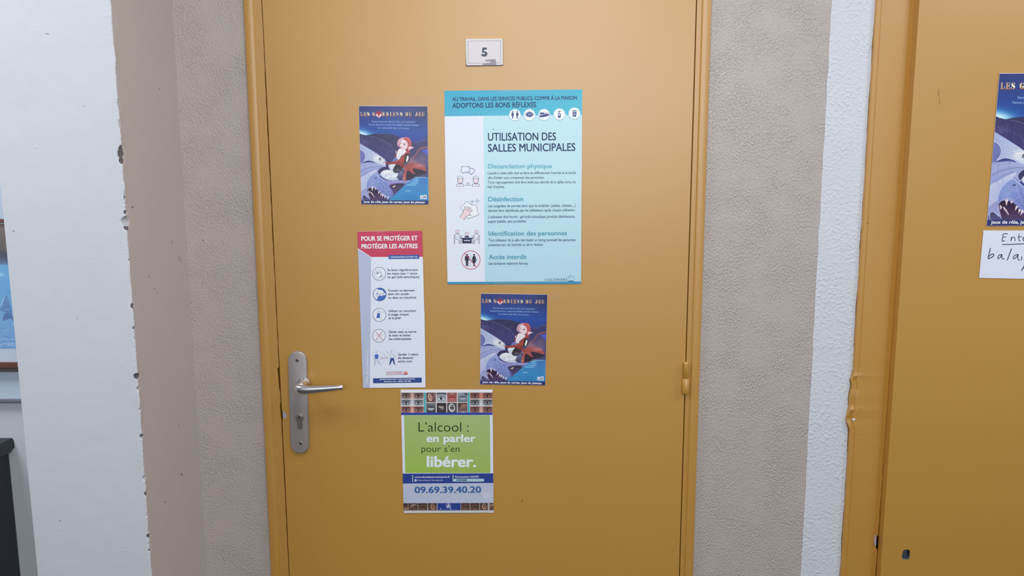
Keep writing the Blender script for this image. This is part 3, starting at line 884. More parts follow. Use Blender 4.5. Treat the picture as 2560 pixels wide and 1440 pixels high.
p.line([(360, 790), (395, 775), (405, 750), (412, 800), (440, 770), (480, 770), (500, 790), (490, 830), (460, 860), (420, 895)], 4, NB, True)
p.line([(380, 800), (392, 840), (420, 870)], 4, NB, True); p.line([(440, 800), (470, 780), (486, 790)], 4, NB)
p.poly([(412, 800), (415, 785), (450, 775), (440, 790), (415, 806)], NB); p.poly([(488, 815), (498, 835), (470, 862), (455, 866), (478, 845)], NB, True)
for x in (435, 450, 465, 480): p.line([(x, 720), (x + (x - 458) * .3, 758)], 3, (120, 140, 180))
p.line([(490, 830), (520, 835), (525, 855), (490, 870)], 4, NB, True)
p.part('pictogram'); p.disc(464, 1145, 108, FB); p.layer = 5
p.ring(464, 1145, 110, 6, NB)
p.poly([(365, 1110), (395, 1068), (430, 1050), (440, 1068), (510, 1078), (530, 1100), (540, 1120), (565, 1130), (560, 1155), (520, 1160), (490, 1175), (470, 1160), (430, 1190), (425, 1230), (390, 1215), (365, 1170)], (206, 213, 238), True)
p.layer = 6; p.line([(420, 1075), (438, 1130), (540, 1130)], 4, NB); p.poly([(400, 1135), (425, 1118), (440, 1135), (425, 1145)], FB); p.line([(385, 1195), (440, 1150), (550, 1140)], 4, NB, True); p.line([(528, 1075), (515, 1128)], 4, NB)
p.zoom(*cF); p.part('pictogram'); p.disc(459, 115, 108, (206, 213, 238)); p.layer = 5
p.ring(459, 115, 110, 7, NB); p.poly([(425, 88), (470, 86), (468, 165), (408, 168)], FB)
p.line([(425, 88), (440, 40), (450, 30), (455, 60), (440, 75)], 4, NB, True); p.line([(455, 75), (500, 65), (545, 75)], 4, NB, True); p.line([(408, 168), (388, 180)], 4, NB); p.line([(468, 165), (490, 170), (492, 200)], 4, NB)
p.part('pictogram'); p.disc(453, 464, 108, (206, 213, 238)); p.layer = 5
p.ring(453, 464, 109, 7, NB)
for y in (440, 465, 520): p.line([(365, y), (400, y - 4), (450, y + 8), (500, y - 6), (540, y)], 3, (130, 145, 180), True)
p.layer = 6; p.line([(393, 388), (520, 538)], 8, (172, 60, 96)); p.line([(510, 386), (396, 542)], 8, (172, 60, 96)); p.layer = 5
p.part('pictogram'); p.ring(410, 742, 15, 3, NB); p.poly([(380, 785), (398, 776), (425, 776), (448, 785), (450, 800), (438, 802), (438, 850), (385, 850), (385, 802), (372, 806)], FB)
p.line([(376, 800), (362, 850), (372, 870)], 3, NB, True); p.line([(446, 800), (472, 835), (468, 860)], 3, NB, True)
p.line([(386, 850), (378, 950), (368, 962)], 4, NB); p.line([(405, 852), (395, 945), (385, 960)], 3, NB); p.line([(436, 850), (468, 940), (478, 948)], 4, NB); p.line([(420, 870), (455, 945)], 3, NB)
p.ring(658, 730, 15, 3, NB); p.poly([(645, 836), (700, 836), (722, 945), (704, 945), (678, 870), (640, 948), (624, 945)], (44, 68, 140))
p.line([(640, 790), (648, 835)], 3, NB); p.line([(700, 790), (698, 835)], 3, NB); p.line([(630, 775), (605, 755), (578, 715)], 3, NB, True); p.line([(640, 775), (665, 770), (700, 785), (735, 830)], 3, NB, True)
p.line([(624, 945), (634, 955)], 5, NB); p.line([(715, 945), (740, 952)], 5, NB)
p.line([(492, 842), (606, 838)], 3, (150, 80, 110)); p.text('mètre', 526, 830, 600, 827, 14, (140, 70, 110)); p.line([(508, 800), (508, 832)], 4, NB)
p.poly([(490, 842), (512, 832), (512, 852)], (120, 50, 90)); p.poly([(606, 838), (586, 828), (586, 848)], (120, 50, 90))
for x, y in ((475, 745), (546, 782), (525, 904), (570, 880)): p.disc(x, y, 7, (140, 150, 185))
p.part('emblem'); p.disc(900, 1088, 34, (205, 130, 128), 30); p.layer = 6; p.poly([(868, 1116), (872, 1104), (895, 1106), (905, 1098), (912, 1106), (930, 1104), (930, 1114)], (80, 50, 70))
for k in range(6): a = math.radians(200 + 22 * k); p.line([(900 + 38 * math.cos(a), 1086 + 34 * math.sin(a)), (900 + 56 * math.cos(a), 1086 + 52 * math.sin(a))], 2, (190, 190, 215))
p.build('pictograms', root)
tape(root, conv, [(940, 573), (965, 573), (965, 586), (940, 586)]); 

# ================================================================== RASTER PAINTING (colour values on a fine mesh)
class Canvas:
    def __init__(s, w, h, scale, org=(0, 0), ss=2):
        s.W, s.H, s.ss = w, h, ss
        s.k = scale * ss; s.o = org
        s.a = np.zeros((h * ss, w * ss, 3), np.float64)
        s.Y, s.X = np.mgrid[0:h * ss, 0:w * ss].astype(np.float64)
        s.X = (s.X + .5) / s.k + org[0]; s.Y = (s.Y + .5) / s.k + org[1]
    def vgrad(s, y0, y1, c0, c1):
        t = np.clip((s.Y - y0) / (y1 - y0), 0, 1)[..., None]
        m = (s.Y >= y0)[..., None]
        s.a = np.where(m, np.array(c0) * (1 - t) + np.array(c1) * t, s.a)
    def mask(s, pts):
        P = np.array(pts, float)
        x0, y0 = P.min(0); x1, y1 = P.max(0)
        i0 = max(0, int((y0 - s.o[1]) * s.k) - 1); i1 = min(s.a.shape[0], int((y1 - s.o[1]) * s.k) + 2)
        j0 = max(0, int((x0 - s.o[0]) * s.k) - 1); j1 = min(s.a.shape[1], int((x1 - s.o[0]) * s.k) + 2)
        if i1 <= i0 or j1 <= j0: return None
        X = s.X[i0:i1, j0:j1]; Y = s.Y[i0:i1, j0:j1]; ins = np.zeros(X.shape, bool)
        n = len(P)
        for q in range(n):
            ax, ay = P[q]; bx, by = P[(q + 1) % n]
            if ay == by: continue
            c = ((ay > Y) != (by > Y)) & (X < (bx - ax) * (Y - ay) / (by - ay) + ax)
            ins ^= c
        return i0, i1, j0, j1, ins, X, Y
    def poly(s, pts, c, c2=None, smooth=True, al=1.0, axis=1, tex=0):
        if smooth: pts = catmull(pts, True, 5)
        r = s.mask(pts)
        if r is None: return
        i0, i1, j0, j1, ins, X, Y = r
        P = np.array(pts); 
        if c2 is None: cc = np.broadcast_to(np.array(c, float), X.shape + (3,)).copy()
        else:
            V = Y if axis else X
            lo, hi = P[:, axis].min(), P[:, axis].max(); t = np.clip((V - lo) / (hi - lo), 0, 1)[..., None]
            cc = np.array(c) * (1 - t) + np.array(c2) * t
        if tex: cc = cc + (np.sin(X * .13 + np.sin(Y * .07) * 2) * np.sin(Y * .11 + X * .05))[..., None] * tex
        w = (ins * al)[..., None]
        s.a[i0:i1, j0:j1] = s.a[i0:i1, j0:j1] * (1 - w) + cc * w
    def line(s, pts, w, c, al=1.0, smooth=True):
        if smooth and len(pts) > 2: pts = catmull(pts, False, 5)
        P = np.array(pts, float)
        x0, y0 = P.min(0) - w; x1, y1 = P.max(0) + w
        i0 = max(0, int((y0 - s.o[1]) * s.k)); i1 = min(s.a.shape[0], int((y1 - s.o[1]) * s.k) + 1)
        j0 = max(0, int((x0 - s.o[0]) * s.k)); j1 = min(s.a.shape[1], int((x1 - s.o[0]) * s.k) + 1)
        if i1 <= i0 or j1 <= j0: return
        X = s.X[i0:i1, j0:j1]; Y = s.Y[i0:i1, j0:j1]; D = np.full(X.shape, 1e9)
        for (ax, ay), (bx, by) in zip(P, P[1:]):
            l2 = (bx - ax) ** 2 + (by - ay) ** 2 + 1e-9
            t = np.clip(((X - ax) * (bx - ax) + (Y - ay) * (by - ay)) / l2, 0, 1)
            D = np.minimum(D, np.hypot(X - ax - t * (bx - ax), Y - ay - t * (by - ay)))
        m = (np.clip((w / 2 - D) * s.k * .7 + .5, 0, 1) * al)[..., None]
        s.a[i0:i1, j0:j1] = s.a[i0:i1, j0:j1] * (1 - m) + np.array(c, float) * m
    def glow(s, x, y, rx, ry, c, al=1.0, p=1.0, rot=0.0, clip=None):
        ca, sa = math.cos(rot), math.sin(rot)
        u = ((s.X - x) * ca + (s.Y - y) * sa) / rx; v = (-(s.X - x) * sa + (s.Y - y) * ca) / ry
        m = np.exp(-(u * u + v * v) * p) * al
        if clip is not None:
            r = s.mask(catmull(clip, True, 4)); z = np.zeros(m.shape, bool); z[r[0]:r[1], r[2]:r[3]] = r[4]; m = m * z
        m = m[..., None]; s.a = s.a * (1 - m) + np.array(c, float) * m
    def ell(s, x, y, rx, ry, c, al=1.0, rot=0.0):
        ca, sa = math.cos(rot), math.sin(rot)
        s.poly([(x + rx * math.cos(t) * ca - ry * math.sin(t) * sa, y + rx * math.cos(t) * sa + ry * math.sin(t) * ca) for t in [2 * math.pi * k / 16 for k in range(16)]], c, al=al)
    def down(s):
        h, w = s.H, s.W; a = s.a.reshape(h, s.ss, w, s.ss, 3).mean((1, 3)); return np.clip(a, 0, 255)
def raster_mesh(name, a, conv, ref, yoff=-0.0002):
    """a: image rows top to bottom; conv(u, v) in 0..1 -> x, z ; colour sits on the vertices"""
    h, w, _ = a.shape
    u = np.linspace(0, 1, w); v = np.linspace(0, 1, h)
    U, V = np.meshgrid(u, v)
    X, Z = conv(U, V)
    co = np.stack([X, np.full_like(X, yoff), Z], -1).reshape(-1, 3).astype(np.float32)
    idx = np.arange(h * w).reshape(h, w)
    q = np.stack([idx[:-1, :-1], idx[1:, :-1], idx[1:, 1:], idx[:-1, 1:]], -1).reshape(-1, 4)
    me = bpy.data.meshes.new(name)
    me.vertices.add(h * w); me.vertices.foreach_set('co', co.ravel())
    nq = len(q); me.loops.add(nq * 4); me.loops.foreach_set('vertex_index', q.ravel().astype(np.int32))
    me.polygons.add(nq); me.polygons.foreach_set('loop_start', np.arange(0, nq * 4, 4, dtype=np.int32))
    me.update(calc_edges=True)
    c = a / 255.0; c = np.where(c <= 0.04045, c / 12.92, ((c + 0.055) / 1.055) ** 2.4)
    r = np.array(lin(ref)); c = np.minimum(1, c / r * np.array((0.86, 0.88, 0.95)))
    arr = np.ones((h * w, 4), np.float32); arr[:, :3] = c.reshape(-1, 3)
    t = me.attributes.new('ink', 'FLOAT_COLOR', 'POINT'); t.data.foreach_set('color', arr.ravel())
    return me

# ================================================================== GAME CLUB POSTERS (drawn in the frame of an enlarged view, 48..1035 x 30..1390)
K = 0.34
cv = Canvas(int(990 * K), int(1362 * K), K, (45, 30))
cv.vgrad(0, 420, (50, 56, 116), (36, 72, 158)); cv.vgrad(420, 700, (36, 68, 156), (52, 60, 130)); cv.vgrad(700, 1400, (52, 60, 130), (60, 66, 130))
cv.glow(1020, 60, 260, 200, (40, 42, 80), .7); cv.glow(400, 40, 200, 60, (62, 68, 130), .5); cv.glow(800, 60, 160, 50, (66, 84, 150), .35)
cv.glow(560, 300, 300, 120, (44, 84, 170), .35)
cv.glow(60, 400, 190, 66, (70, 150, 215), 1.0, 1.1, .22); cv.glow(70, 408, 130, 38, (190, 225, 245), 1.0, 1.2, .18)
# far wing, right
cv.poly([(760, 560), (820, 522), (900, 512), (970, 485), (1040, 462), (1040, 1010), (760, 1010)], (50, 52, 108), (72, 62, 104))
cv.line([(820, 530), (880, 524), (960, 496), (1040, 466)], 10, (78, 92, 160), .8); cv.line([(850, 548), (940, 528), (1035, 505)], 4, (80, 88, 150), .6)
cv.glow(880, 720, 150, 140, (58, 56, 98), .8); cv.glow(970, 760, 90, 110, (92, 84, 124), .8)
cv.poly([(938, 632), (1000, 622), (1040, 618), (1035, 720), (1005, 700), (970, 660)], (86, 92, 196), (60, 70, 170))
# near wing
wing = [(40, 415), (90, 424), (140, 430), (190, 420), (260, 410), (350, 405), (450, 410), (540, 425), (640, 460), (700, 520), (650, 640), (580, 700), (520, 750), (480, 830), (500, 900), (420, 880), (420, 800), (340, 720), (240, 650), (140, 590), (40, 545)]
cv.poly(wing, (50, 48, 88), (54, 52, 100))
cv.poly([(40, 425), (140, 432), (250, 455), (360, 500), (470, 560), (560, 640), (520, 740), (420, 790), (330, 712), (200, 625), (100, 572), (40, 545)], (56, 52, 98), (62, 60, 118), tex=3)
cv.line([(180, 438), (280, 460), (380, 505), (480, 562), (570, 650)], 5, (108, 104, 156), .9)
cv.line([(190, 425), (330, 408), (480, 414), (600, 445)], 4, (84, 82, 130), .7)
for L_ in ([(455, 425), (400, 465), (360, 500), (350, 520)], [(540, 490), (480, 545), (470, 560)], [(360, 500), (420, 520), (520, 575)], [(90, 440), (80, 500), (110, 560)], [(150, 470), (160, 540), (150, 590)], [(240, 470), (215, 520), (235, 560), (210, 600)],
           [(235, 560), (300, 590), (320, 640)], [(330, 590), (410, 620)], [(400, 540), (380, 600), (340, 660)], [(60, 500), (150, 530), (240, 560)], [(540, 640), (470, 660), (430, 700), (400, 760)], [(300, 660), (380, 730)], [(100, 490), (130, 505)]):
    cv.line(L_, 3.2, (98, 96, 150), .75)
cv.glow(110, 530, 60, 30, (92, 88, 150), .5)
# pale wing membrane
cv.poly([(38, 625), (90, 650), (118, 690), (115, 745), (90, 800), (38, 840)], (108, 112, 178), (100, 108, 176))
cv.poly([(40, 545), (110, 578), (200, 630), (300, 690), (360, 735), (425, 790), (440, 860), (420, 900), (330, 860), (250, 800), (160, 778), (88, 800), (118, 745), (116, 690), (86, 650), (40, 620)], (150, 162, 210), (196, 206, 232), axis=0)
cv.line([(88, 800), (118, 745), (116, 690), (86, 650), (40, 620)], 5, (214, 222, 242), .8); cv.line([(88, 800), (160, 776), (245, 790)], 4, (214, 222, 242), .7)
cv.line([(50, 570), (200, 660), (330, 740)], 12, (166, 178, 220), .6)
cv.line([(230, 720), (290, 710), (350, 730), (400, 775)], 5, (226, 230, 244), .9); cv.line([(240, 780), (235, 740), (270, 725)], 4, (206, 214, 238), .8)
cv.poly([(250, 735), (320, 722), (380, 760), (412, 800), (400, 818), (340, 825), (290, 800), (250, 780)], (216, 216, 232), (190, 200, 226))
cv.poly([(316, 765), (325, 742), (345, 745), (354, 765), (345, 780), (330, 778)], (80, 78, 108)); cv.ell(338, 765, 9, 8, (190, 180, 190))
cv.line([(385, 740), (410, 770), (412, 800)], 9, (86, 78, 134)); cv.line([(400, 790), (375, 815)], 6, (110, 80, 100))
# arched body bands
cv.poly([(38, 835), (120, 812), (230, 808), (330, 830), (425, 858), (420, 905), (300, 905), (190, 940), (110, 1000), (38, 1050)], (150, 160, 212), (140, 150, 206))
cv.line([(38, 830), (130, 806), (230, 802)], 7, (104, 110, 172), .7)
cv.line([(38, 905), (110, 866), (190, 845), (300, 840), (420, 862)], 4, (176, 184, 226), .9); cv.line([(38, 945), (120, 898), (210, 872), (320, 862), (420, 884)], 4, (84, 88, 150), .9)
cv.line([(106, 826), (108, 905)], 4, (92, 98, 160), .8); cv.line([(206, 812), (204, 872)], 4, (92, 98, 160), .8); cv.line([(38, 1020), (100, 975), (170, 930), (260, 900)], 5, (110, 118, 178), .8)
cv.poly([(38, 1040), (110, 985), (200, 935), (280, 905), (250, 960), (190, 1010), (145, 1090), (130, 1180), (120, 1260), (38, 1260)], (188, 194, 228), (168, 174, 218))
cv.line([(110, 985), (130, 1030), (165, 1030)], 4, (130, 140, 190), .8); cv.line([(155, 950), (165, 990), (162, 1020)], 4, (130, 140, 190), .7); cv.line([(50, 1090), (110, 1150)], 3, (140, 148, 196), .7)
cv.poly([(38, 1245), (70, 1200), (130, 1165), (140, 1230), (180, 1335), (38, 1335)], (140, 144, 200), (150, 156, 210))
cv.line([(38, 1255), (90, 1290)], 4, (96, 102, 160), .8)
# hollow and mane
cv.poly([(265, 940), (300, 900), (370, 868), (440, 862), (530, 880), (560, 940), (500, 930), (420, 905), (350, 935), (330, 985), (290, 990)], (156, 162, 214))
cv.poly([(300, 925), (340, 885), (400, 868), (470, 872), (535, 905), (545, 940), (480, 925), (410, 908), (350, 940), (325, 975), (305, 960)], (46, 44, 88), (56, 54, 104))
cv.poly([(420, 800), (470, 830), (475, 885), (425, 880)], (48, 50, 100))
cv.poly([(460, 840), (560, 832), (545, 900), (530, 935), (500, 925), (470, 895)], (206, 212, 232), (180, 190, 224))
cv.poly([(335, 965), (370, 925), (440, 908), (520, 925), (580, 950), (620, 985), (610, 1040), (560, 1056), (470, 1056), (400, 1032), (350, 1000)], (214, 220, 236), (176, 186, 222))
for x, y, r in ((400, 960, 26), (450, 945, 24), (470, 1000, 26), (520, 1010, 22), (560, 990, 20), (430, 1015, 20)):
    cv.glow(x, y, r, r, (226, 232, 242), .7); cv.glow(x + r * .6, y + r * .8, r * .6, r * .5, (160, 170, 210), .5)
cv.line([(455, 950), (475, 985), (500, 1000)], 4, (150, 158, 200), .7); cv.line([(400, 975), (415, 1010)], 3, (160, 168, 208), .6)
# neck, head
cv.poly([(300, 1000), (400, 1045), (500, 1065), (620, 1058), (700, 1062), (830, 1050), (930, 1000), (860, 1090), (640, 1230), (560, 1260), (480, 1200), (430, 1100)], (118, 116, 180), (96, 84, 150))
cv.poly([(255, 955), (290, 965), (325, 1000), (370, 1045), (430, 1075), (460, 1110), (480, 1150), (505, 1200), (520, 1250), (490, 1300), (440, 1335), (380, 1300), (330, 1235), (270, 1185), (210, 1160), (150, 1170), (128, 1200), (126, 1130), (145, 1060), (190, 1000)], (126, 142, 206), (98, 110, 180), tex=3)
cv.glow(200, 1080, 80, 90, (140, 158, 216), .6); cv.line([(128, 1180), (128, 1120), (148, 1055), (190, 1000), (252, 958)], 6, (176, 188, 232), .9); cv.line([(252, 958), (330, 1020), (400, 1062), (470, 1070)], 6, (198, 206, 236), .9)
for L_ in ([(300, 990), (290, 1040), (310, 1080)], [(310, 1080), (360, 1085), (352, 1030)], [(310, 1080), (255, 1060), (230, 1095)], [(230, 1095), (190, 1100)], [(230, 1095), (215, 1130), (250, 1140)], [(310, 1080), (320, 1120), (290, 1150)], [(320, 1120), (350, 1150), (345, 1200)],
           [(360, 1085), (390, 1130), (380, 1180), (350, 1190)], [(390, 1130), (430, 1150), (425, 1200)], [(425, 1200), (400, 1245)], [(380, 1180), (425, 1200), (470, 1190)], [(445, 1120), (470, 1190), (480, 1250)], [(300, 1040), (265, 1020)], [(430, 1250), (450, 1230), (455, 1280)]):
    cv.line(L_, 4, (158, 170, 222), .85)
cv.poly([(250, 1025), (265, 1015), (285, 1015), (272, 1026)], (36, 38, 86)); cv.ell(338, 1090, 6, 5, (70, 76, 140))
cv.poly([(440, 1112), (462, 1082), (520, 1064), (620, 1058), (760, 1054), (830, 1034), (760, 1080), (680, 1096), (590, 1094), (520, 1106), (465, 1132)], (150, 154, 210), (124, 116, 182)); cv.line([(440, 1112), (465, 1080), (540, 1066), (700, 1062)], 5, (184, 188, 226), .9)
cv.poly([(462, 1132), (520, 1106), (600, 1098), (680, 1104), (640, 1170), (560, 1230), (525, 1250), (500, 1195)], (52, 42, 78), (84, 68, 116)); cv.line([(560, 1150), (600, 1160), (640, 1135)], 5, (110, 92, 130), .7)
cv.poly([(505, 1140), (522, 1142), (535, 1128), (550, 1124), (545, 1140), (528, 1152), (514, 1152)], (222, 214, 168))
# mouth
cv.poly([(150, 1178), (195, 1160), (255, 1172), (310, 1210), (350, 1255), (400, 1300), (440, 1335), (180, 1338), (160, 1280), (145, 1225)], (42, 26, 52), (70, 52, 90), smooth=True)
cv.glow(290, 1320, 70, 50, (84, 64, 108), .7, clip=[(150, 1178), (255, 1172), (350, 1255), (440, 1335), (180, 1338), (150, 1225)])
cv.line([(132, 1200), (150, 1168), (205, 1148), (280, 1168), (345, 1220), (400, 1270), (470, 1290)], 12, (132, 134, 196)); cv.line([(135, 1185), (160, 1158), (210, 1140), (285, 1160)], 4, (184, 188, 228))
cv.line([(138, 1210), (150, 1260), (178, 1335)], 12, (160, 158, 208))
for t in ([(196, 1152), (226, 1150), (213, 1214)], [(245, 1162), (272, 1168), (256, 1192)], [(300, 1208), (326, 1214), (296, 1258)], [(330, 1236), (352, 1244), (330, 1284)], [(356, 1244), (384, 1256), (350, 1300)], [(390, 1266), (416, 1270), (384, 1318)], [(426, 1282), (456, 1282), (424, 1330)],
          [(150, 1196), (176, 1222), (160, 1246)], [(182, 1214), (206, 1228), (196, 1250)], [(198, 1232), (222, 1246), (212, 1268)], [(212, 1252), (232, 1262), (226, 1280)], [(222, 1268), (242, 1280), (238, 1296)]):
    cv.poly(t, (222, 216, 232), (206, 180, 206), smooth=False)
cv.poly([(62, 1338), (60, 1285), (80, 1262), (110, 1275), (150, 1310), (185, 1338)], (66, 66, 112), (80, 82, 130)); cv.line([(72, 1335), (62, 1290), (80, 1262), (115, 1272), (160, 1300)], 6, (190, 198, 232), .9)
# rider
cv.line([(790, 752), (840, 720), (870, 680), (900, 632), (950, 604), (1040, 594)], 22, (116, 68, 86)); cv.line([(790, 748), (838, 712), (868, 672), (900, 626), (952, 598), (1038, 588)], 7, (162, 104, 116), .8)
cv.glow(800, 800, 90, 60, (150, 110, 134), .9); cv.glow(870, 840, 90, 40, (150, 100, 116), .7); cv.glow(930, 760, 70, 70, (104, 92, 126), .6)
cv.poly([(720, 890), (800, 870), (900, 890), (1000, 905), (1012, 935), (960, 975), (880, 990), (810, 1020), (730, 1050), (680, 1058), (660, 980)], (52, 40, 56), (44, 34, 50))
cv.poly([(660, 820), (730, 830), (800, 815), (880, 830), (960, 850), (1000, 890), (1010, 925), (930, 905), (850, 890), (815, 885), (810, 920), (842, 960), (815, 966), (785, 945), (760, 925), (730, 920), (715, 960), (705, 1050), (660, 1056), (668, 980), (688, 900), (640, 850)], (150, 70, 70), (160, 88, 88))
cv.glow(900, 850, 80, 24, (186, 120, 124), .8); cv.line([(830, 830), (920, 836), (985, 870)], 8, (190, 124, 128), .6); cv.line([(684, 930), (676, 1040)], 6, (190, 110, 108), .6)
cv.poly([(520, 905), (550, 850), (590, 832), (640, 852), (672, 890), (650, 935), (600, 935), (560, 955), (525, 935)], (42, 36, 48), (60, 54, 66)); cv.glow(590, 912, 32, 16, (116, 104, 120), .7)
cv.poly([(600, 960), (630, 930), (664, 940), (668, 1000), (640, 1035), (600, 1040), (575, 1020)], (112, 112, 156), (64, 62, 98))
for L_ in ([(650, 885), (690, 905)], [(655, 905), (690, 890)], [(660, 1015), (690, 1035)], [(662, 1035), (688, 1015)], [(640, 925), (670, 915)]): cv.line(L_, 5, (190, 170, 180), .8)
cv.poly([(590, 630), (565, 680), (548, 720), (545, 750), (575, 745), (600, 700), (635, 640)], (120, 52, 56)); cv.poly([(566, 650), (576, 648), (574, 676), (564, 674)], (224, 220, 232))
cv.poly([(510, 780), (540, 745), (580, 735), (580, 780), (500, 792)], (92, 112, 176), (110, 120, 180))
cv.poly([(715, 640), (752, 665), (735, 720), (700, 770), (690, 830), (672, 870), (620, 845), (570, 826), (490, 832), (415, 826), (412, 806), (470, 802), (540, 790), (575, 775), (630, 745), (665, 700)], (160, 72, 62), (130, 52, 50))
cv.line([(430, 812), (520, 806), (575, 790)], 6, (186, 96, 84), .6); cv.glow(650, 770, 30, 24, (176, 90, 76), .5)
cv.poly([(700, 700), (738, 684), (760, 720), (756, 780), (720, 810), (688, 846), (680, 820), (694, 770)], (40, 34, 52)); cv.poly([(730, 712), (748, 715), (746, 760), (722, 802), (712, 780), (722, 740)], (224, 218, 230))
cv.poly([(678, 815), (712, 810), (730, 835), (700, 850), (680, 838)], (78, 76, 100))
cv.poly([(610, 620), (650, 612), (700, 630), (716, 655), (680, 690), (640, 720), (612, 765), (585, 750), (572, 715), (585, 670)], (222, 214, 232), (206, 212, 236)); cv.line([(650, 650), (630, 690), (600, 740)], 4, (176, 180, 214), .7)
cv.line([(560, 742), (595, 770), (568, 790)], 5, (224, 200, 214), .8)
cv.poly([(632, 500), (640, 470), (690, 456), (745, 458), (782, 490), (796, 540), (790, 590), (765, 612), (772, 680), (750, 668), (722, 632), (735, 590), (725, 530), (690, 500), (650, 515)], (186, 92, 96), (142, 60, 68))
cv.line([(745, 470), (776, 510), (782, 570)], 8, (208, 116, 118), .5)
cv.poly([(636, 470), (690, 462), (660, 500), (632, 535), (622, 580), (632, 602), (600, 585), (584, 545), (600, 500)], (206, 164, 186), (170, 130, 164)); cv.line([(600, 500), (586, 545), (600, 585), (630, 600)], 4, (120, 62, 84), .6)
cv.poly([(640, 510), (672, 488), (705, 500), (735, 530), (742, 575), (722, 615), (690, 632), (660, 630), (640, 610), (626, 570), (628, 535)], (228, 208, 222), (222, 192, 208))
cv.line([(700, 520), (725, 545), (735, 580)], 6, (190, 130, 146), .5)
cv.ell(692, 556, 13, 8, (66, 44, 76), 1, .35); cv.ell(641, 541, 7, 8, (84, 60, 92), 1, -.2); cv.line([(672, 536), (700, 540), (716, 552)], 3.5, (104, 62, 84)); cv.line([(632, 524), (648, 526)], 3.5, (104, 62, 84))
cv.line([(662, 560), (652, 580), (660, 584)], 2.5, (186, 146, 168), .9); cv.ell(649, 601, 10, 5, (146, 62, 92), 1, .5); cv.line([(640, 597), (656, 606)], 2, (90, 34, 60))
cv.poly([(748, 590), (778, 580), (838, 600), (800, 612), (766, 632), (750, 640)], (236, 196, 212), (214, 160, 182), smooth=False); cv.line([(762, 602), (800, 600)], 4, (196, 130, 152), .7)
cv.line([(752, 640), (770, 690)], 6, (150, 80, 90), .8)
# information wedge
cv.poly([(462, 1338), (560, 1236), (640, 1165), (740, 1080), (860, 1006), (1040, 1012), (1040, 1338)], (72, 142, 202), (48, 124, 190), smooth=False)
cv.glow(980, 1060, 120, 70, (56, 104, 180), .6); cv.glow(560, 1310, 120, 40, (70, 150, 205), .5)
cv.line([(822, 1012), (1000, 1012)], 9, (196, 204, 224), .55)
for x0, x1, y in ((806, 886, 1038), (820, 884, 1065), (782, 880, 1092), (724, 846, 1119), (696, 764, 1202)): cv.line([(x0, y), (x1, y)], 9, (168, 214, 240), .75)
for x0, x1, y in ((905, 990, 1040), (905, 1000, 1066), (905, 1000, 1092), (880, 1000, 1120), (700, 1000, 1146), (700, 1000, 1172), (790, 1000, 1204), (930, 1000, 1222), (640, 860, 1278), (520, 860, 1308)): cv.line([(x0, y), (x1, y)], 8, (44, 92, 158), .5)
cv.poly([(912, 1268), (952, 1262), (955, 1318), (910, 1318)], (206, 212, 232), smooth=False); cv.poly([(962, 1260), (1006, 1258), (1008, 1318), (962, 1318)], (208, 214, 234), smooth=False)
cv.ell(932, 1300, 12, 10, (190, 120, 110)); cv.ell(936, 1302, 8, 8, (110, 120, 180)); cv.ell(984, 1292, 12, 14, (44, 44, 84)); cv.ell(984, 1291, 4, 5, (208, 214, 234)); cv.line([(978, 1276), (990, 1276)], 4, (44, 44, 84))
cv.poly([(30, 1336), (1040, 1336), (1040, 1400), (30, 1400)], (44, 50, 112), smooth=False)
ART = cv.down()
AH = 1.422
GREF = (206, 213, 240)
art_me = raster_mesh('illustration', ART, lambda u, v: (u - .5, (0.5 - v) * AH), GREF, -0.0022)
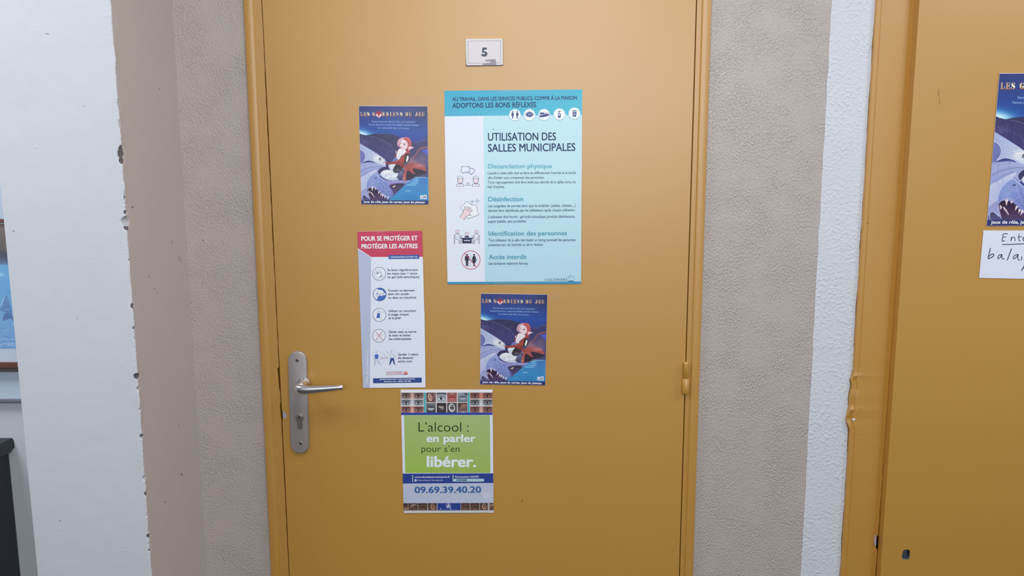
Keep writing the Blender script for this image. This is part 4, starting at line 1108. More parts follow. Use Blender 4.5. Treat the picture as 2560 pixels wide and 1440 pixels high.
# lettering in the same frame; sheet edges run from 50..1036 (top) to 35..1008 (bottom)
def gconv(x, y):
    v = (y - 30.0) / 1359.0; u = (x - (50 - 15 * v)) / (986.0 - 13 * v)
    return u - .5, (0.5 - v) * AH
GL = {  # fat stencil serif capitals on a 10 x 14 grid: each a list of outlines
 'L': [[(0, 0), (6, 0), (6, 1), (5, 1), (5, 13), (6, 13), (6, 14), (0, 14), (0, 13), (1, 13), (1, 1), (0, 1)], [(6.6, 14), (10, 14), (10, 9), (9.2, 9), (8.4, 12.6), (6.6, 13)]],
 'E': [[(0, 0), (5.6, 0), (5.6, 14), (0, 14), (0, 13), (1, 13), (1, 1), (0, 1)], [(6.3, 0), (10, 0), (10, 4), (9.2, 4), (8.2, 1.2), (6.3, 1)], [(6.3, 6.4), (7.6, 6.2), (8, 4.6), (8.6, 4.6), (8.6, 9.4), (8, 9.4), (7.6, 7.6), (6.3, 7.6)], [(6.3, 13), (8.2, 12.8), (9.2, 10), (10, 10), (10, 14), (6.3, 14)]],
 'S': [[(9, 0), (9, 4.4), (8, 4.4), (6.6, 1.2), (5, 0.8), (4.6, 2.2), (5.6, 4.4), (9, 7), (10, 10), (8.6, 13.4), (5.4, 14.2), (5.2, 13.2), (6.4, 12), (5.6, 9.8), (1.6, 7), (0.4, 4), (1.4, 1), (4.4, -.2), (7.6, .8), (8.4, 0)], [(0.6, 14), (0.6, 9.2), (1.4, 9.2), (2.6, 12.4), (4.6, 13.3), (4.6, 14.2), (2, 13.4), (1.2, 14)]],
 'G': [[(5, -.2), (5, 14.2), (2, 13), (0, 9.6), (0, 4.4), (2, 1)], [(5.6, -.2), (8.2, .8), (9, 0), (9, 4.6), (8.2, 4.6), (7, 1.6), (5.6, .8)], [(5.6, 7.4), (10, 7.4), (10, 8.2), (9.4, 8.4), (9.4, 12.4), (7.8, 13.8), (5.6, 14.2), (5.6, 13.2), (6.6, 12.6), (6.6, 8.4), (5.6, 8.2)]],
 'R': [[(0, 0), (5, 0), (5, 13), (5.8, 13), (5.8, 14), (0, 14), (0, 13), (1, 13), (1, 1), (0, 1)], [(5.6, 0), (8.4, .6), (9.6, 2.6), (9.4, 5.2), (7.8, 6.8), (9.2, 8.6), (9.4, 12.6), (10.4, 13), (10.4, 14), (6.6, 14), (6, 8), (5.6, 7.2), (5.6, 6.6), (6.2, 5.6), (6.2, 2), (5.6, 1)]],
 'D': [[(0, 0), (5, 0), (5, 14), (0, 14), (0, 13), (1, 13), (1, 1), (0, 1)], [(5.6, 0), (8.4, 1), (10, 4.4), (10, 9.6), (8.4, 13), (5.6, 14), (5.6, 13), (6.4, 10.6), (6.4, 3.4), (5.6, 1)]],
 'I': [[(1, 0), (8, 0), (8, 1), (7, 1), (7, 13), (8, 13), (8, 14), (1, 14), (1, 13), (2, 13), (2, 1), (1, 1)]],
 'N': [[(0, 0), (3.4, 0), (8.8, 9.4), (8.8, 14), (8, 14), (2, 3.4), (2, 13), (3, 13), (3, 14), (0, 14), (0, 13), (1.2, 13), (1.2, 1), (0, 1)], [(6.6, 0), (10, 0), (10, 1), (9, 1), (9, 8.6), (8, 7), (8, 1), (6.6, 1)]],
 'U': [[(0, 0), (5.4, 0), (5.4, 1), (4.6, 1), (4.6, 14.2), (2.4, 13.4), (1, 11), (1, 1), (0, 1)], [(6.6, 0), (10, 0), (10, 1), (9, 1), (9, 10.6), (7.6, 13.2), (5.2, 14.2), (5.2, 13.2), (7, 12.4), (8, 10), (8, 1), (6.6, 1)]],
 'J': [[(4, 0), (10, 0), (10, 1), (9, 1), (9, 10.4), (7.6, 13.2), (5.4, 14), (5, 13.2), (5, 1), (4, 1)], [(4.4, 14.1), (1.6, 13.4), (.2, 11), (1.6, 9), (3.4, 9.4), (3.6, 11.4), (4.4, 13)]],
}
p = Print(gconv, GREF); p.v0 = (0, 0, 1); p.layer = 60; p.inc = 2e-5; p.part('title')
tx = [('L', 66), ('E', 113), ('S', 160), ('G', 240), ('R', 376), ('D', 432), ('I', 488), ('E', 533), ('N', 582), ('S', 636), ('D', 712), ('U', 766), ('J', 852), ('E', 903), ('U', 953)]
tx_all = tx
for word in (tx[:3], tx[3:4], tx[4:10], tx[10:12], tx[12:]):
  p.part('title_word')
  for lay, off, ex, cs in ((60, 3.5, 1.5, ((44, 26, 40), (60, 30, 30), (90, 40, 30))), (64, 0, 0, ((150, 130, 140), (236, 222, 210), (176, 132, 108)))):
      for ch, x in word:
          w = 39 if ch != 'I' else 36
          for o_ in GL[ch]:
              pts = [(x + (qx / 10.0) * w + off * .6, 107 + qy / 14.0 * 58 + off + .0 * x) for qx, qy in o_]
              if ex: pts = [(a + (ex if a > x + w / 2 else -ex), b + (ex if b > 136 else -ex)) for a, b in pts]
              cols = []
              for a, b in pts:
                  t = min(1, max(0, (b - 107) / 58)); c0, c1, c2 = cs
                  cols.append(tuple(c0[i] + (c1[i] - c0[i]) * t * 2 for i in range(3)) if t < .5 else tuple(c1[i] + (c2[i] - c1[i]) * (t - .5) * 2 for i in range(3)))
              if lay == 64: cols = [(236, 222, 206) if 124 < b < 152 else c for c, (a, b) in zip(cols, pts)]
              p.poly(pts, None, cols=cols)
p.part('emblem'); p.disc(331, 137, 43, (168, 52, 70), 40)
p.layer = 62
p.poly([(296, 125), (310, 112), (331, 104), (352, 112), (366, 125), (362, 140), (331, 150), (300, 140)], (120, 34, 52))
p.poly([(291, 140), (305, 132), (318, 146), (331, 158), (344, 146), (358, 132), (372, 140), (368, 160), (345, 178), (331, 188), (317, 178), (295, 160)], (230, 196, 208))
p.layer = 63; p.poly([(318, 140), (331, 150), (344, 140), (340, 168), (331, 176), (322, 168)], (190, 66, 84)); p.line([(305, 122), (331, 130), (357, 122)], 5, (196, 80, 92)); p.line([(331, 104), (331, 130)], 4, (196, 80, 92))
p.layer = 64
p.auto = True; LB = (150, 186, 236)
p.text('Section Jeux de rôle du CLLL de Colomiers.', 228, 249, 860, 254, 22, LB, 0.0)
p.text('Venez découvrir cette formidable activité ludique', 180, 292, 906, 297, 22, LB, 0.0)
p.text('les week-ends dans nos locaux.', 312, 336, 768, 340, 22, LB, 0.0)
p.text('jeux de rôle, jeux de cartes, jeux de plateau', 72, 1371, 955, 1375, 32, (214, 218, 240), 0.03)
txt_o = p.build('lettering', None, M_INKG)
sh = bmesh.new(); prism(sh, [(-.503, -.5 * AH - .003), (.503, -.5 * AH - .003), (.503, .5 * AH + .006), (-.503, .5 * AH + .006)], 0.0, 0.0025)
M_LAM = plain('laminated_paper_edge', (0.70, 0.66, 0.62), 0.4)
def game_poster(corners, Y, label, first=None):
    P = [at(px, py, Y) for px, py in corners]
    c = sum(P, Vector()) / 4
    w = ((P[1].x - P[0].x) + (P[2].x - P[3].x)) / 2; h = ((P[0].z - P[3].z) + (P[1].z - P[2].z)) / 2
    lean = (P[0].x + P[1].x - P[2].x - P[3].x) / 2 / h
    r = empty('poster', (c.x, Y, c.z), label, 'poster', 'game club posters with a dragon')
    r.scale = (w, 0.15, h / AH); r.rotation_euler = (0, math.atan(lean), 0)
    if first is None:
        mesh_obj('sheet', sh, M_LAM, r)
        link('illustration', art_me, M_INKG, r)
        for q in txt_o: q.parent = r
    else:
        for ch in first.children:
            if ch.name.startswith('tape'): continue
            k = ch.copy(); COL.objects.link(k); k.parent = r
    return r
g1 = game_poster([(897.3, 265.6), (1068.6, 265.8), (1071.0, 509.8), (903.8, 511)], YPST, 'dark blue dragon poster at upper left of the numbered door, above the crimson leaflet')
g2_ = game_poster([(1202.8, 734.8), (1368.0, 736.0), (1363.0, 961.9), (1200.0, 961.2)], YPST, 'dark blue dragon poster below the large teal notice and right of the crimson leaflet', g1)
w3 = 378 / 245 * 170
g3 = game_poster([(2499.5, 185), (2499.5 + w3 * 1.03, 183), (2466 + w3 * 1.01, 565), (2466.5, 563)], YL2 - 0.0012, 'larger dark blue dragon poster on the closet door, above the handwritten note', g1)

# ================================================================== GREEN ALCOHOL HELPLINE POSTER
cG, cH = (990, 960, 8.47), (990, 1120, 8.0)
AREF = (192, 199, 226)
root, conv, out = poster_root('poster', [(1001.4, 974.2), (1231.2, 974.0), (1234.2, 1281.6), (1009.3, 1282.6)], YPST,
    "green, blue and white helpline poster reading L'alcool, lowest sheet on the door", 'poster')
sheet(root, out)
p = Print(conv, AREF); p.zoom(*cG)
p.poly([(97, 120), (2042, 118), (2045, 180), (100, 184)], (206, 208, 226)); p.poly([(108, 605), (2042, 605), (2044, 655), (110, 658)], (38, 58, 150))
p.part('printed_field'); p.poly([(170, 662), (1990, 660), (1997, 1882), (196, 1884)], None, cols=[(142, 164, 112), (140, 164, 114), (136, 164, 84), (136, 168, 76)])
p.zoom(*cH)
p.part('printed_field'); p.poly([(134, 512), (1944, 506), (1946, 700), (137, 712)], (34, 54, 134))
p.part('printed_field'); p.poly([(140, 716), (1946, 704), (1950, 1098), (148, 1104)], (164, 172, 204))
p.part('printed_field'); p.poly([(152, 1252), (1952, 1246), (1953, 1288), (156, 1302)], (182, 182, 200))
p.build('printed_field', root)
p = Print(conv, AREF); p.layer = 6; p.auto = True; p.zoom(*cG)
DG, PW2 = (24, 44, 18), (198, 212, 228)
p.text('L’alcool :', 476, 1006, 1537, 1008, 198, DG, -0.008)
p.text('en parler', 645, 1228, 1688, 1228, 160, PW2, 0.03)
p.zoom(*cH)
p.text('pour s’en', 510, 76, 1270, 78, 128, (34, 56, 22), -0.006)
p.text('libérer.', 615, 380, 1603, 382, 222, PW2, 0.035)
p.text('www.alcooliques-anonymes.fr', 374, 597, 1078, 592, 36, (200, 208, 230), 0.015); p.text('Alcooliques Anonymes', 430, 660, 938, 656, 34, (176, 186, 216), 0.0)
p.text('Permanence 24/24H', 1184, 592, 1655, 589, 34, (200, 208, 230), 0.02)
p.part('divider'); p.rect(326, 543, 340, 682, (170, 196, 170)); p.part('divider'); p.rect(1134, 538, 1150, 672, (170, 196, 170))
p.part('badge'); p.rect(372, 626, 414, 668, (200, 208, 230)); p.layer = 5; p.text('f', 392, 668, 408, 668, 34, (34, 54, 134), 0.02); p.part('badge')
p.poly([(1180 + 28 * math.cos(a), 642 + 28 * math.sin(a)) for a in [math.radians(90 + 18 * k) for k in range(11)]] + [(1734 + 28 * math.cos(a), 642 + 28 * math.sin(a)) for a in [math.radians(-90 + 18 * k) for k in range(11)]], (170, 196, 214))
p.layer = 5; p.poly([(1200, 622), (1420, 622), (1430, 660), (1200, 662)], (96, 130, 160)); p.layer = 6
p.text('N°Cristal', 1240, 656, 1410, 655, 28, (26, 46, 100), 0.015); p.text('09 69 39 40 20', 1450, 655, 1730, 653, 26, (60, 84, 130), 0.0); p.layer = 4
p.text('09.69.39.40.20', 372, 900, 1703, 893, 128, (40, 84, 148), 0.025)
p.part('printed_field'); p.rect(1745, 825, 1885, 1020, (176, 180, 208))
p.line([(1778, 838), (1852, 838)], 4, (110, 112, 130)); p.line([(1745, 864), (1868, 864)], 4, (110, 112, 130)); p.part('fine_print'); p.line([(192, 800), (196, 1020)], 3, (110, 140, 190))
p.build('lettering', root)
# photo strips: close-ups of eyes, ears, mouths and hands
def strip_canvas(x0, y0, x1, y1, k):
    return Canvas(int((x1 - x0) * k), int((y1 - y0) * k), k, (x0, y0))
c = strip_canvas(100, 180, 2044, 605, 0.22)
c.a[:] = (196, 190, 204)
def eyes(c, x0, y0, x1, y1, skin, mid, nose, dark, w=1.0):
    c.poly([(x0, y0), (x1, y0), (x1, y1), (x0, y1)], skin, mid, smooth=False)
    cx = (x0 + x1) / 2 - 4; h = y1 - y0; W = x1 - x0; cl = [(x0, y0), (x1, y0), (x1, y1), (x0, y1)]
    m = c.mask(cl); sv = c.a.copy()
    c.glow(cx, y0 + h * .6, W * .09, h * .7, nose, .95)
    for s in (-1, 1):
        ex = cx + s * W * .27; ey = y0 + h * .55
        c.glow(ex, ey, W * .17, h * .34, dark, .75); c.line([(ex - W * .16, y0 + h * .25), (ex, y0 + h * .12), (ex + W * .16, y0 + h * .22)], h * .12, dark, .8)
        c.ell(ex, ey, W * .11, h * .16, tuple(min(255, q + 12) for q in mid)); c.ell(ex, ey, W * .045, h * .15, (24, 20, 30)); c.line([(ex - W * .13, ey + h * .03), (ex, ey - h * .17), (ex + W * .13, ey + h * .03)], h * .06, (30, 22, 30))
        c.line([(ex - W * .12, ey + h * .26), (ex + W * .1, ey + h * .27)], h * .04, dark, .6)
    n = c.a.copy(); c.a = sv; i0, i1, j0, j1, ins, _, _ = m
    c.a[i0:i1, j0:j1][ins] = n[i0:i1, j0:j1][ins]
eyes(c, 112, 182, 588, 312, (108, 88, 90), (150, 126, 132), (206, 168, 164), (50, 38, 42))
eyes(c, 112, 326, 588, 456, (120, 126, 142), (168, 172, 190), (206, 210, 226), (48, 50, 60))
eyes(c, 112, 470, 588, 605, (112, 74, 72), (170, 128, 124), (216, 170, 162), (62, 34, 36))
eyes(c, 1562, 182, 2044, 312, (122, 82, 80), (140, 98, 96), (200, 130, 122), (60, 34, 36))
eyes(c, 1562, 326, 2044, 456, (96, 100, 112), (150, 156, 170), (208, 214, 228), (36, 38, 48))
eyes(c, 1562, 470, 2044, 605, (112, 78, 76), (146, 108, 104), (214, 178, 172), (58, 36, 38))
for x in (596, 1516): c.poly([(x, 180), (x + 38, 180), (x + 38, 606), (x, 606)], (48, 150, 164), smooth=False); c.line([(x + 38, 180), (x + 38, 605)], 6, (150, 200, 210), .8, False)
cells = [(640, 182, 840, 384), (862, 182, 1064, 384), (1082, 182, 1286, 384), (1304, 182, 1508, 384), (640, 398, 840, 605), (862, 398, 1064, 605), (1082, 398, 1286, 605), (1304, 398, 1508, 605)]
tone = [((78, 56, 60), (96, 72, 76)), ((120, 126, 146), (160, 166, 186)), ((120, 72, 74), (146, 100, 100)), ((130, 138, 160), (96, 102, 124)), ((92, 96, 108), (60, 62, 72)), ((44, 40, 48), (54, 50, 60)), ((58, 54, 62), (74, 68, 78)), ((62, 44, 44), (110, 92, 98))]
for (x0, y0, x1, y1), (a_, b_) in zip(cells, tone): c.poly([(x0, y0), (x1, y0), (x1, y1), (x0, y1)], a_, b_, smooth=False)
def ear(x, y, rx, ry, sk, dk):
    c.ell(x, y, rx, ry, sk, 1, -.2); c.ell(x + 4, y - 4, rx * .68, ry * .74, dk, 1, -.2); c.line([(x - rx * .3, y - ry * .4), (x + rx * .2, y - ry * .1), (x, y + ry * .5)], rx * .3, sk, .9); c.line([(x + rx * .4, y - ry * .3), (x + rx * .3, y + ry * .3)], rx * .2, sk, .8)
ear(722, 280, 44, 78, (206, 172, 168), (110, 76, 76)); c.glow(820, 240, 30, 60, (150, 116, 116), .7)
c.line([(870, 205), (960, 192), (1058, 208)], 30, (60, 62, 76)); c.ell(955, 305, 82, 40, (176, 182, 200)); c.ell(955, 305, 30, 32, (30, 36, 50)); c.line([(872, 300), (950, 262), (1040, 300)], 9, (40, 44, 58)); c.ell(965, 295, 7, 7, (230, 236, 246)); c.line([(885, 345), (955, 360), (1030, 340)], 8, (84, 90, 110))
def mouth(x0, y0, x1, y1, up, lo, dk):
    cx, cy = (x0 + x1) / 2, (y0 + y1) / 2; w = (x1 - x0) * .42
    c.poly([(cx - w, cy), (cx - w * .3, cy - 34), (cx, cy - 26), (cx + w * .3, cy - 34), (cx + w, cy), (cx, cy + 4)], up); c.poly([(cx - w * .9, cy + 4), (cx, cy + 8), (cx + w * .9, cy + 4), (cx + w * .4, cy + 44), (cx - w * .4, cy + 44)], lo); c.line([(cx - w, cy), (cx, cy + 4), (cx + w, cy)], 7, dk)
mouth(1082, 182, 1286, 384, (140, 60, 62), (166, 84, 82), (60, 26, 30)); c.glow(1180, 205, 50, 20, (196, 150, 150), .6); c.glow(1180, 330, 50, 22, (190, 120, 118), .5)
mouth(1304, 182, 1508, 384, (84, 90, 112), (150, 158, 180), (36, 38, 52)); c.glow(1480, 210, 40, 40, (40, 42, 56), .7)
mouth(640, 400, 840, 600, (66, 68, 80), (170, 176, 188), (30, 32, 40)); c.line([(700, 410), (830, 440)], 12, (160, 166, 176), .5)
for k in range(5): c.line([(900 + k * 24, 466 + k * 2), (925 + k * 20, 500 + k * 5)], 13, (196, 186, 180), .9); c.line([(912 + k * 24, 470 + k * 2), (932 + k * 20, 500 + k * 5)], 4, (60, 52, 54), .9)
c.line([(930, 530), (1000, 540)], 10, (160, 140, 128), .7)
ear(1180, 500, 66, 88, (196, 200, 214), (70, 70, 84)); c.ell(1190, 500, 18, 26, (20, 20, 28))
for k in range(4): c.line([(1370 + k * 34, 520 - k * 10), (1400 + k * 28, 440), (1440 + k * 18, 450)], 22, (140, 104, 98), 1); c.line([(1385 + k * 34, 520 - k * 10), (1414 + k * 26, 452)], 4, (40, 26, 28), .9)
c.glow(1420, 600, 80, 24, (190, 184, 196), .8)
top_a = c.down()
me = raster_mesh('photo_strip', top_a, lambda u, v: np.vectorize(lambda a, b: conv(990 + (100 + 1944 * a) / 8.47, 960 + (182 + 424 * b - 2 * a) / 8.47))(u, v), AREF, -0.0002)
link('photo_strip', me, M_INK, root)
c = strip_canvas(148, 1104, 1952, 1250, 0.22)
c.a[:] = (150, 146, 152)
xs = [(150, 238), (248, 434), (444, 624), (640, 814), (830, 1290), (1298, 1472), (1484, 1664), (1676, 1830), (1868, 1952)]
for i, (x0, x1) in enumerate(xs):
    if i == 4: c.poly([(x0, 1100), (x1, 1100), (x1, 1250), (x0, 1250)], (32, 52, 132), smooth=False); continue
    c.poly([(x0, 1100), (x1, 1100), (x1, 1250), (x0, 1250)], (54, 38, 38), (92, 66, 60), smooth=False)
    cx = (x0 + x1) / 2
    if i in (1, 8): 
        for k in range(3): c.line([(cx - 60 + 30 * k, 1180), (cx - 20 + 30 * k, 1130), (cx + 10 + 30 * k, 1150)], 12, (168, 144, 136), .8)
    elif i in (3, 7): ear(cx + 8, 1175, 44, 58, (166, 132, 122), (60, 40, 38))
    elif i in (2, 6, 5): c.line([(cx - 60, 1160), (cx, 1140), (cx + 70, 1165)], 9, (140, 108, 98), .8); c.line([(cx - 20, 1190), (cx + 50, 1180), (cx + 60, 1210)], 9, (34, 22, 22), .9); c.glow(cx, 1215, 50, 18, (128, 98, 90), .6)
    else: c.glow(cx, 1215, 40, 26, (170, 140, 130), .8)
bot_a = c.down()
me = raster_mesh('photo_strip', bot_a, lambda u, v: np.vectorize(lambda a, b: conv(990 + (149 + 1802 * a) / 8.0, 1120 + (1104 + 146 * b - 5 * a) / 8.0))(u, v), AREF, -0.0002)
link('photo_strip', me, M_INK, root)
p = Print(conv, AREF); p.layer = 8; p.zoom(*cH)
p.auto = False; p.ring(1048, 1156, 46, 6, (190, 196, 222)); p.poly([(1048, 1118), (1086, 1182), (1010, 1182)], (200, 206, 230)); p.layer = 9
p.text('AA', 1034, 1176, 1062, 1176, 24, (32, 52, 132), 0.02); p.line([(1028, 1174), (1048, 1138), (1068, 1174)], 2.5, (32, 52, 132)); p.layer = 8
p.text('A', 878, 1228, 908, 1228, 26, (200, 206, 230), 0.03); p.text('lcooliques', 918, 1226, 1062, 1226, 12, (110, 126, 186)); p.text('A', 1080, 1228, 1108, 1228, 26, (200, 206, 230), 0.03); p.text('nonymes', 1116, 1226, 1230, 1226, 12, (110, 126, 186))
p.build('emblem', root)
tape(root, conv, [(1170, 969), (1200, 969), (1200, 980), (1170, 980)])

# ================================================================== NUMBER PLATE
cN = (1140, 70, 12.0)
YN = YL - 0.0002
pc = at(1210.8, 130, YN)
root = empty('number_plate', (pc.x, YN, pc.z), 'small whitish number plate bearing a 5 with a torn brown stain', 'sign')
def nconv(px, py): q = at(px, py, YN - .003); return q.x - pc.x, q.z - pc.z
def nz(x, y): return nconv(1140 + x / 12.0, 70 + y / 12.0)
o = [(300, 325), (1370, 322), (1400, 332), (1408, 360), (1408, 1080), (1400, 1108), (1380, 1112), (345, 1125), (318, 1108), (300, 1090), (296, 800), (290, 600), (288, 340)]
bm = bmesh.new(); prism(bm, [nz(*q) for q in o], -0.003, 0, 0, 0.0005)
M_PLATE = plain('whitish_plate', (0.76, 0.685, 0.645), 0.35, bump=0.08, bscale=300)  # one even, bright base colour over the whole plate
M_PEDGE = plain('brown_backing', (0.22, 0.13, 0.08), 0.6)
mesh_obj('plate', bm, M_PLATE, root)
bm = bmesh.new(); prism(bm, [nz(*q) for q in ((286, 336), (1414, 334), (1416, 1122), (330, 1140), (296, 1136), (288, 1090))], -0.0012, 0.0, 0)
mesh_obj('backing', bm, M_PEDGE, root)
bm = bmesh.new()
for a, b in (((355, 396), (1335, 382)), ((1335, 382), (1342, 1045)), ((1342, 1045), (366, 1058)), ((366, 1058), (355, 396))):
    (ax, ay), (bx, by) = a, b; L_ = math.hypot(bx - ax, by - ay); nx, ny = -(by - ay) / L_ * 6, (bx - ax) / L_ * 6
    prism(bm, [nz(ax + nx, ay + ny), nz(bx + nx, by + ny), nz(bx - nx, by - ny), nz(ax - nx, ay - ny)], -0.00312, -0.0029)
M_GREYL = plain('grey_line', (0.36, 0.35, 0.36), 0.5)
mesh_obj('border_line', bm, M_GREYL, root)
p = Print(nconv, (226, 220, 226)); p.STEP = 0.0; p.zoom(*cN)
p.poly([(880, 952), (1188, 932), (1208, 1104), (870, 1110), (790, 1090), (790, 1078), (850, 1076), (900, 1056), (1000, 1050), (1045, 1022), (1020, 1004), (940, 1006), (882, 1000)], (150, 132, 134))
p.poly([(785, 1076), (852, 1068), (850, 1092), (800, 1092)], (110, 100, 102))
o = p.build('stain', root, M_INK); o.location.y = -0.00316
p = Print(nconv, (226, 220, 226)); p.STEP = 0.0; p.zoom(*cN)
# bold 5 drawn by hand
p.poly([(795, 588), (922, 588), (922, 646), (844, 648), (838, 700), (880, 700), (916, 718), (944, 760), (942, 800), (918, 836), (872, 856), (820, 856), (760, 832), (764, 772), (810, 790), (850, 790), (872, 772), (868, 752), (840, 742), (812, 744), (778, 742)], (64, 68, 80))
o = p.build('digit', root, M_INK); o.location.y = -0.0032

# ================================================================== LEFTOVER CLEAR TAPE ON THE DOOR
def door_tape(pts, label):
    P = [at(px, py, YL - 0.0002) for px, py in pts]; c0 = sum(P, Vector()) / len(P)
    bm = bmesh.new(); prism(bm, [(q.x - c0.x, q.z - c0.z) for q in P], -0.0002, 0.0001)
    o = mesh_obj('tape_strip', bm, M_TAPE); o.location = (c0.x, YL - 0.0002, c0.z); tag(o, label, 'tape'); return o
door_tape([(866, 250), (884, 238), (1010, 236), (1085, 236), (1092, 258), (1080, 264), (870, 264)], 'clear leftover tape strip across the top of the upper left dragon poster')
door_tape([(855, 306), (868, 300), (870, 322), (858, 324)], 'short clear tape remnant left of the upper left dragon poster')
door_tape([(1180, 958), (1196, 950), (1206, 966), (1190, 974)], 'small clear tape piece at lower left of the lower dragon poster')
door_tape([(1356, 738), (1396, 733), (1402, 745), (1364, 752)], 'clear tape piece at upper right corner of the lower dragon poster')
door_tape([(920, 508), (990, 508), (990, 519), (920, 520)], 'clear tape strip under the upper left dragon poster')

# ================================================================== HANDWRITTEN NOTE
cS = (2430, 400, 4.5)
YQ = YL2 - 0.0012
root, conv, out = poster_root('note', [(2458.5, 576), (2660, 577), (2655, 699), (2447.8, 694.8)], YQ,
    'white paper note handwritten with balai in black marker, on the closet door', 'note')
sheet(root, out)
p = Print(conv, (196, 203, 230)); p.zoom(*cS); PEN = (40, 44, 84); p.layer = 2
for w, L_ in ((9, [(402, 829), (352, 834), (347, 870), (338, 911), (372, 908)]), (8, [(350, 868), (386, 864)]), (8, [(444, 864), (438, 912), (446, 884), (466, 866), (480, 876), (484, 912)]),
              (8, [(530, 832), (526, 880), (532, 905), (546, 908)]), (8, [(512, 868), (562, 862)]), (8, [(572, 888), (596, 878), (590, 866), (576, 872), (572, 892), (582, 908), (604, 902)]),
              (9, [(336, 950), (440, 950), (585, 942), (660, 940)]),
              (10, [(206, 990), (194, 1050), (180, 1108), (216, 1098), (244, 1076), (240, 1058), (216, 1064), (192, 1086)]),
              (9, [(336, 1062), (308, 1068), (290, 1092), (298, 1110), (320, 1092), (336, 1066), (336, 1100), (346, 1114), (364, 1110)]),
              (10, [(446, 996), (420, 1062), (396, 1130)]), (9, [(520, 1060), (486, 1070), (464, 1096), (470, 1114), (496, 1096), (518, 1068), (514, 1104), (524, 1122), (536, 1128)]),
              (9, [(560, 1084), (556, 1130)]), (9, [(555, 1250), (578, 1206), (592, 1182), (606, 1246)]), (8, [(562, 1222), (606, 1218)])):
    p.line(L_, w, PEN, smooth=len(L_) > 2); p.up()
p.build('handwriting', root, M_INK)

# ================================================================== FAR LEFT: PICTURE, PANEL, CABINET
bx0 = -1.75
def zy(py, Y=0.0): return at(20, py, Y).z
def xz(px, py, Y=0.0): q = at(px, py, Y); return q.x, q.z
YB0 = -0.012
e_pan = at(52, 1000, YB0).x + 0.02
root = empty('display_panel', (-1.35, 0, zy(1004)), 'pale blue wall panel with grey metal bottom rail, behind the framed picture', 'panel')
def loc(o, r): o.parent = r; o.location = -Vector(r.location); return o
M_PANEL = plain('pale_blue_panel', (0.60, 0.70, 0.79), 0.35)
M_RAIL = plain('grey_rail', (0.34, 0.33, 0.37), 0.4, 0.4)
bm = bmesh.new(); box(bm, (-1.80, YB0, zy(994)), (e_pan, -0.001, 1.70)); loc(mesh_obj('board', bm, M_PANEL), root)
bm = bmesh.new(); z0, z1 = zy(1004), zy(992.5)
box(bm, (-1.80, -0.018, z0 + (z1 - z0) * .45), (e_pan + .002, -0.001, z1), 0, 0.001); box(bm, (-1.80, -0.014, z0), (e_pan + .002, -0.001, z0 + (z1 - z0) * .42), 0, 0.0008)
loc(mesh_obj('bottom_rail', bm, M_RAIL), root)
YF_ = -0.034
zt_f, zb_f = at(4, 548, YF_).z, at(42, 931, YF_).z
xr_f = at(46, 900, YF_).x + 0.012; xl_f = xr_f - 0.62
YPB = -0.0188
root = empty('framed_picture', ((xl_f + xr_f) / 2, YPB, zb_f), 'framed picture of blue waves under grey sky, left of the pillar', 'picture')
M_FR = plain('red_brown_wood_frame', (0.20, 0.075, 0.055), 0.4)
M_FRD = plain('dark_frame_strip', (0.10, 0.07, 0.065), 0.5)
ft = at(4, 556.5, YF_).z; fb = at(42, 907, YF_).z
def rail(a, b, name):
    bm = bmesh.new(); box(bm, a, b, 0, 0.002); return loc(mesh_obj(name, bm, M_FR), root)
rail((xl_f, YF_, zt_f - (zt_f - ft)), (xr_f, YPB, zt_f), 'frame_rail')
hb = (fb - zb_f)
rail((xl_f, YF_, zb_f + hb * .50), (xr_f, YPB, zb_f + hb * .62), 'frame_rail'); rail((xl_f, YF_ + .004, zb_f + hb * .62), (xr_f, YPB, fb), 'frame_rail')
bm = bmesh.new(); box(bm, (xl_f, YF_ + .003, zb_f), (xr_f, YPB, zb_f + hb * .50), 0, 0.002); loc(mesh_obj('frame_rail', bm, M_FRD), root)  # darker strip along the bottom of the frame
rail((xl_f, YF_, zb_f), (xl_f + .02, YPB, zt_f), 'frame_rail'); rail((xr_f - .006, YF_, zb_f), (xr_f + .006, YPB, zt_f), 'frame_rail')
M_MAT = plain('white_mat_board', (0.66, 0.74, 0.82), 0.6)
YM = -0.026
bm = bmesh.new(); box(bm, (xl_f + .01, YM, zb_f + .004), (xr_f - .004, YPB - .001, zt_f - .004)); loc(mesh_obj('mat_board', bm, M_MAT), root)
ay0, ay1 = at(40, 871, YM).z, at(4, 560, YM).z
ax1 = xr_f - 0.006; ax0 = xl_f + .05
# artwork coordinates: enlarged view (0..220 wide at scale 5.53 from x0=0,y0=680), extended to the left
Wp = (ax1 - ax0) / (at(40, 760, YM).x - at(0, 760, YM).x) * 40.0
c = Canvas(int(Wp * 2.2), int(311 * 2.2), 2.2, (46 - Wp, 560), 1)
c.vgrad(560, 640, (112, 100, 98), (72, 76, 88)); c.vgrad(640, 660, (72, 76, 88), (88, 116, 156)); c.vgrad(660, 872, (96, 150, 196), (104, 146, 196))
for k in range(90):
    x = rng.uniform(46 - Wp, 50); y = rng.uniform(565, 650); c.glow(x, y, rng.uniform(6, 16), rng.uniform(5, 12), (rng.integers(56, 110),) * 2 + (rng.integers(70, 110),), .35)
for k in range(70):
    x = rng.uniform(46 - Wp, 50); y = rng.uniform(655, 745); s_ = rng.uniform(4, 14); c.glow(x, y, s_ * 1.5, s_ * .6, (150 + rng.integers(0, 50), 190 + rng.integers(0, 30), 224) if rng.random() < .5 else (84, 140, 192), .6)
c.poly([(0, 772), (8, 750), (16, 738), (22, 742), (28, 790), (14, 782), (4, 776)], (96, 128, 180), (84, 116, 172)); c.line([(2, 764), (12, 742)], 1.2, (170, 196, 226))
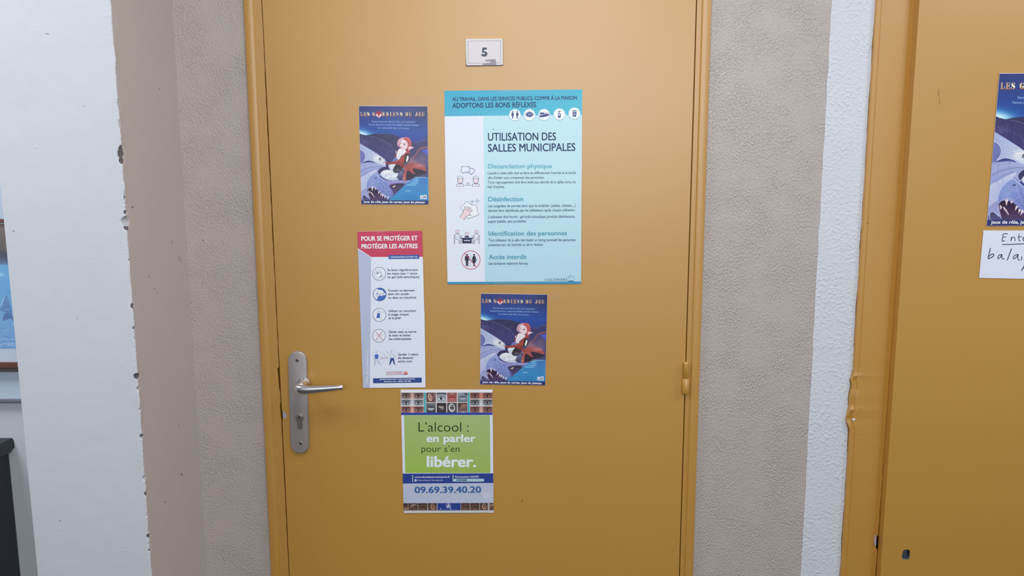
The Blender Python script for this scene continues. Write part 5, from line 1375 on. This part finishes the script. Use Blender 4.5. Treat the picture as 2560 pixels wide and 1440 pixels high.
c.poly([(3, 800), (8, 785), (16, 782), (26, 787), (33, 795), (32, 806), (24, 796), (12, 798)], (72, 98, 150), (88, 118, 172))
for k in range(130):
    x = rng.uniform(46 - Wp, 48); y = rng.uniform(748, 872); r_ = rng.uniform(3, 10); L_ = [(x + r_ * math.cos(t) * 1.4, y + r_ * math.sin(t) * .6) for t in np.linspace(math.pi, 2 * math.pi * .95, 7)]
    c.line(L_, rng.uniform(.8, 1.8), (172, 200, 230) if rng.random() < .5 else (78, 110, 168), .7)
for k in range(60):
    x = rng.uniform(46 - Wp, 40); y = rng.uniform(838, 870); c.line([(x, y), (x + 8, y + rng.uniform(-2, 1)), (x + 18, y + rng.uniform(-1, 2))], 1.1, (180, 204, 232) if rng.random() < .45 else (66, 104, 166), .7)
me = raster_mesh('artwork', c.down(), lambda u, v: (ax0 + (ax1 - ax0) * u, ay1 + (ay0 - ay1) * v), (182, 192, 212), YM - 0.0006)
loc(link('artwork', me, M_INK), root)

# cabinet against the wall
YW = 0.0
M_CAB = plain('black_blue_lacquer', (0.020, 0.024, 0.032), 0.42)
ct = at(30.5, 1094.5, 0).z; xc = at(30.5, 1094.5, 0).x; xb_ = at(27, 1140, -0.002).x
cab_d, cab_l = 0.42, 0.95
root = empty('cabinet', (xc - cab_l / 2, -cab_d / 2, 0), 'black-blue cabinet with overhanging top against the wall, left of the pillar', 'cabinet')
zb2 = at(33, 1126, 0).z
bm = bmesh.new()
ov = 0.0045
prf = [(0, ct), (xc, ct), (xc + .0035, ct - .006), (xc + .0035, ct - (ct - zb2) * .75), (xc - .006, zb2 - .004), (xc - .011, zb2 - .008)]
# top slab: moulded edge swept around the right side
f = [(x if x else xc - cab_l, z) for x, z in prf] + [(xc - cab_l, zb2 - .008)]
prism(bm, f, -cab_d - .01, -0.001, 0, 0.001)
loc(mesh_obj('cabinet_top', bm, M_CAB), root)
bm = bmesh.new(); box(bm, (xc - cab_l + .03, -cab_d + .01, 0.06), (xc - .0105, -0.002, zb2 - .008), 0, .001); loc(mesh_obj('body', bm, M_CAB), root)
bm = bmesh.new(); box(bm, (xc - cab_l + .05, -cab_d + .04, 0.0), (xc - .04, -0.02, 0.06)); loc(mesh_obj('plinth', bm, M_CAB), root)
dw = (cab_l - .06) / 2
for k in range(2):
    x0_ = xc - cab_l + .035 + k * dw
    bm = bmesh.new(); box(bm, (x0_, -cab_d - .006, .08), (x0_ + dw - .006, -cab_d + .009, zb2 - .02), 0, .0015); d_ = loc(mesh_obj('cabinet_door', bm, M_CAB), root)
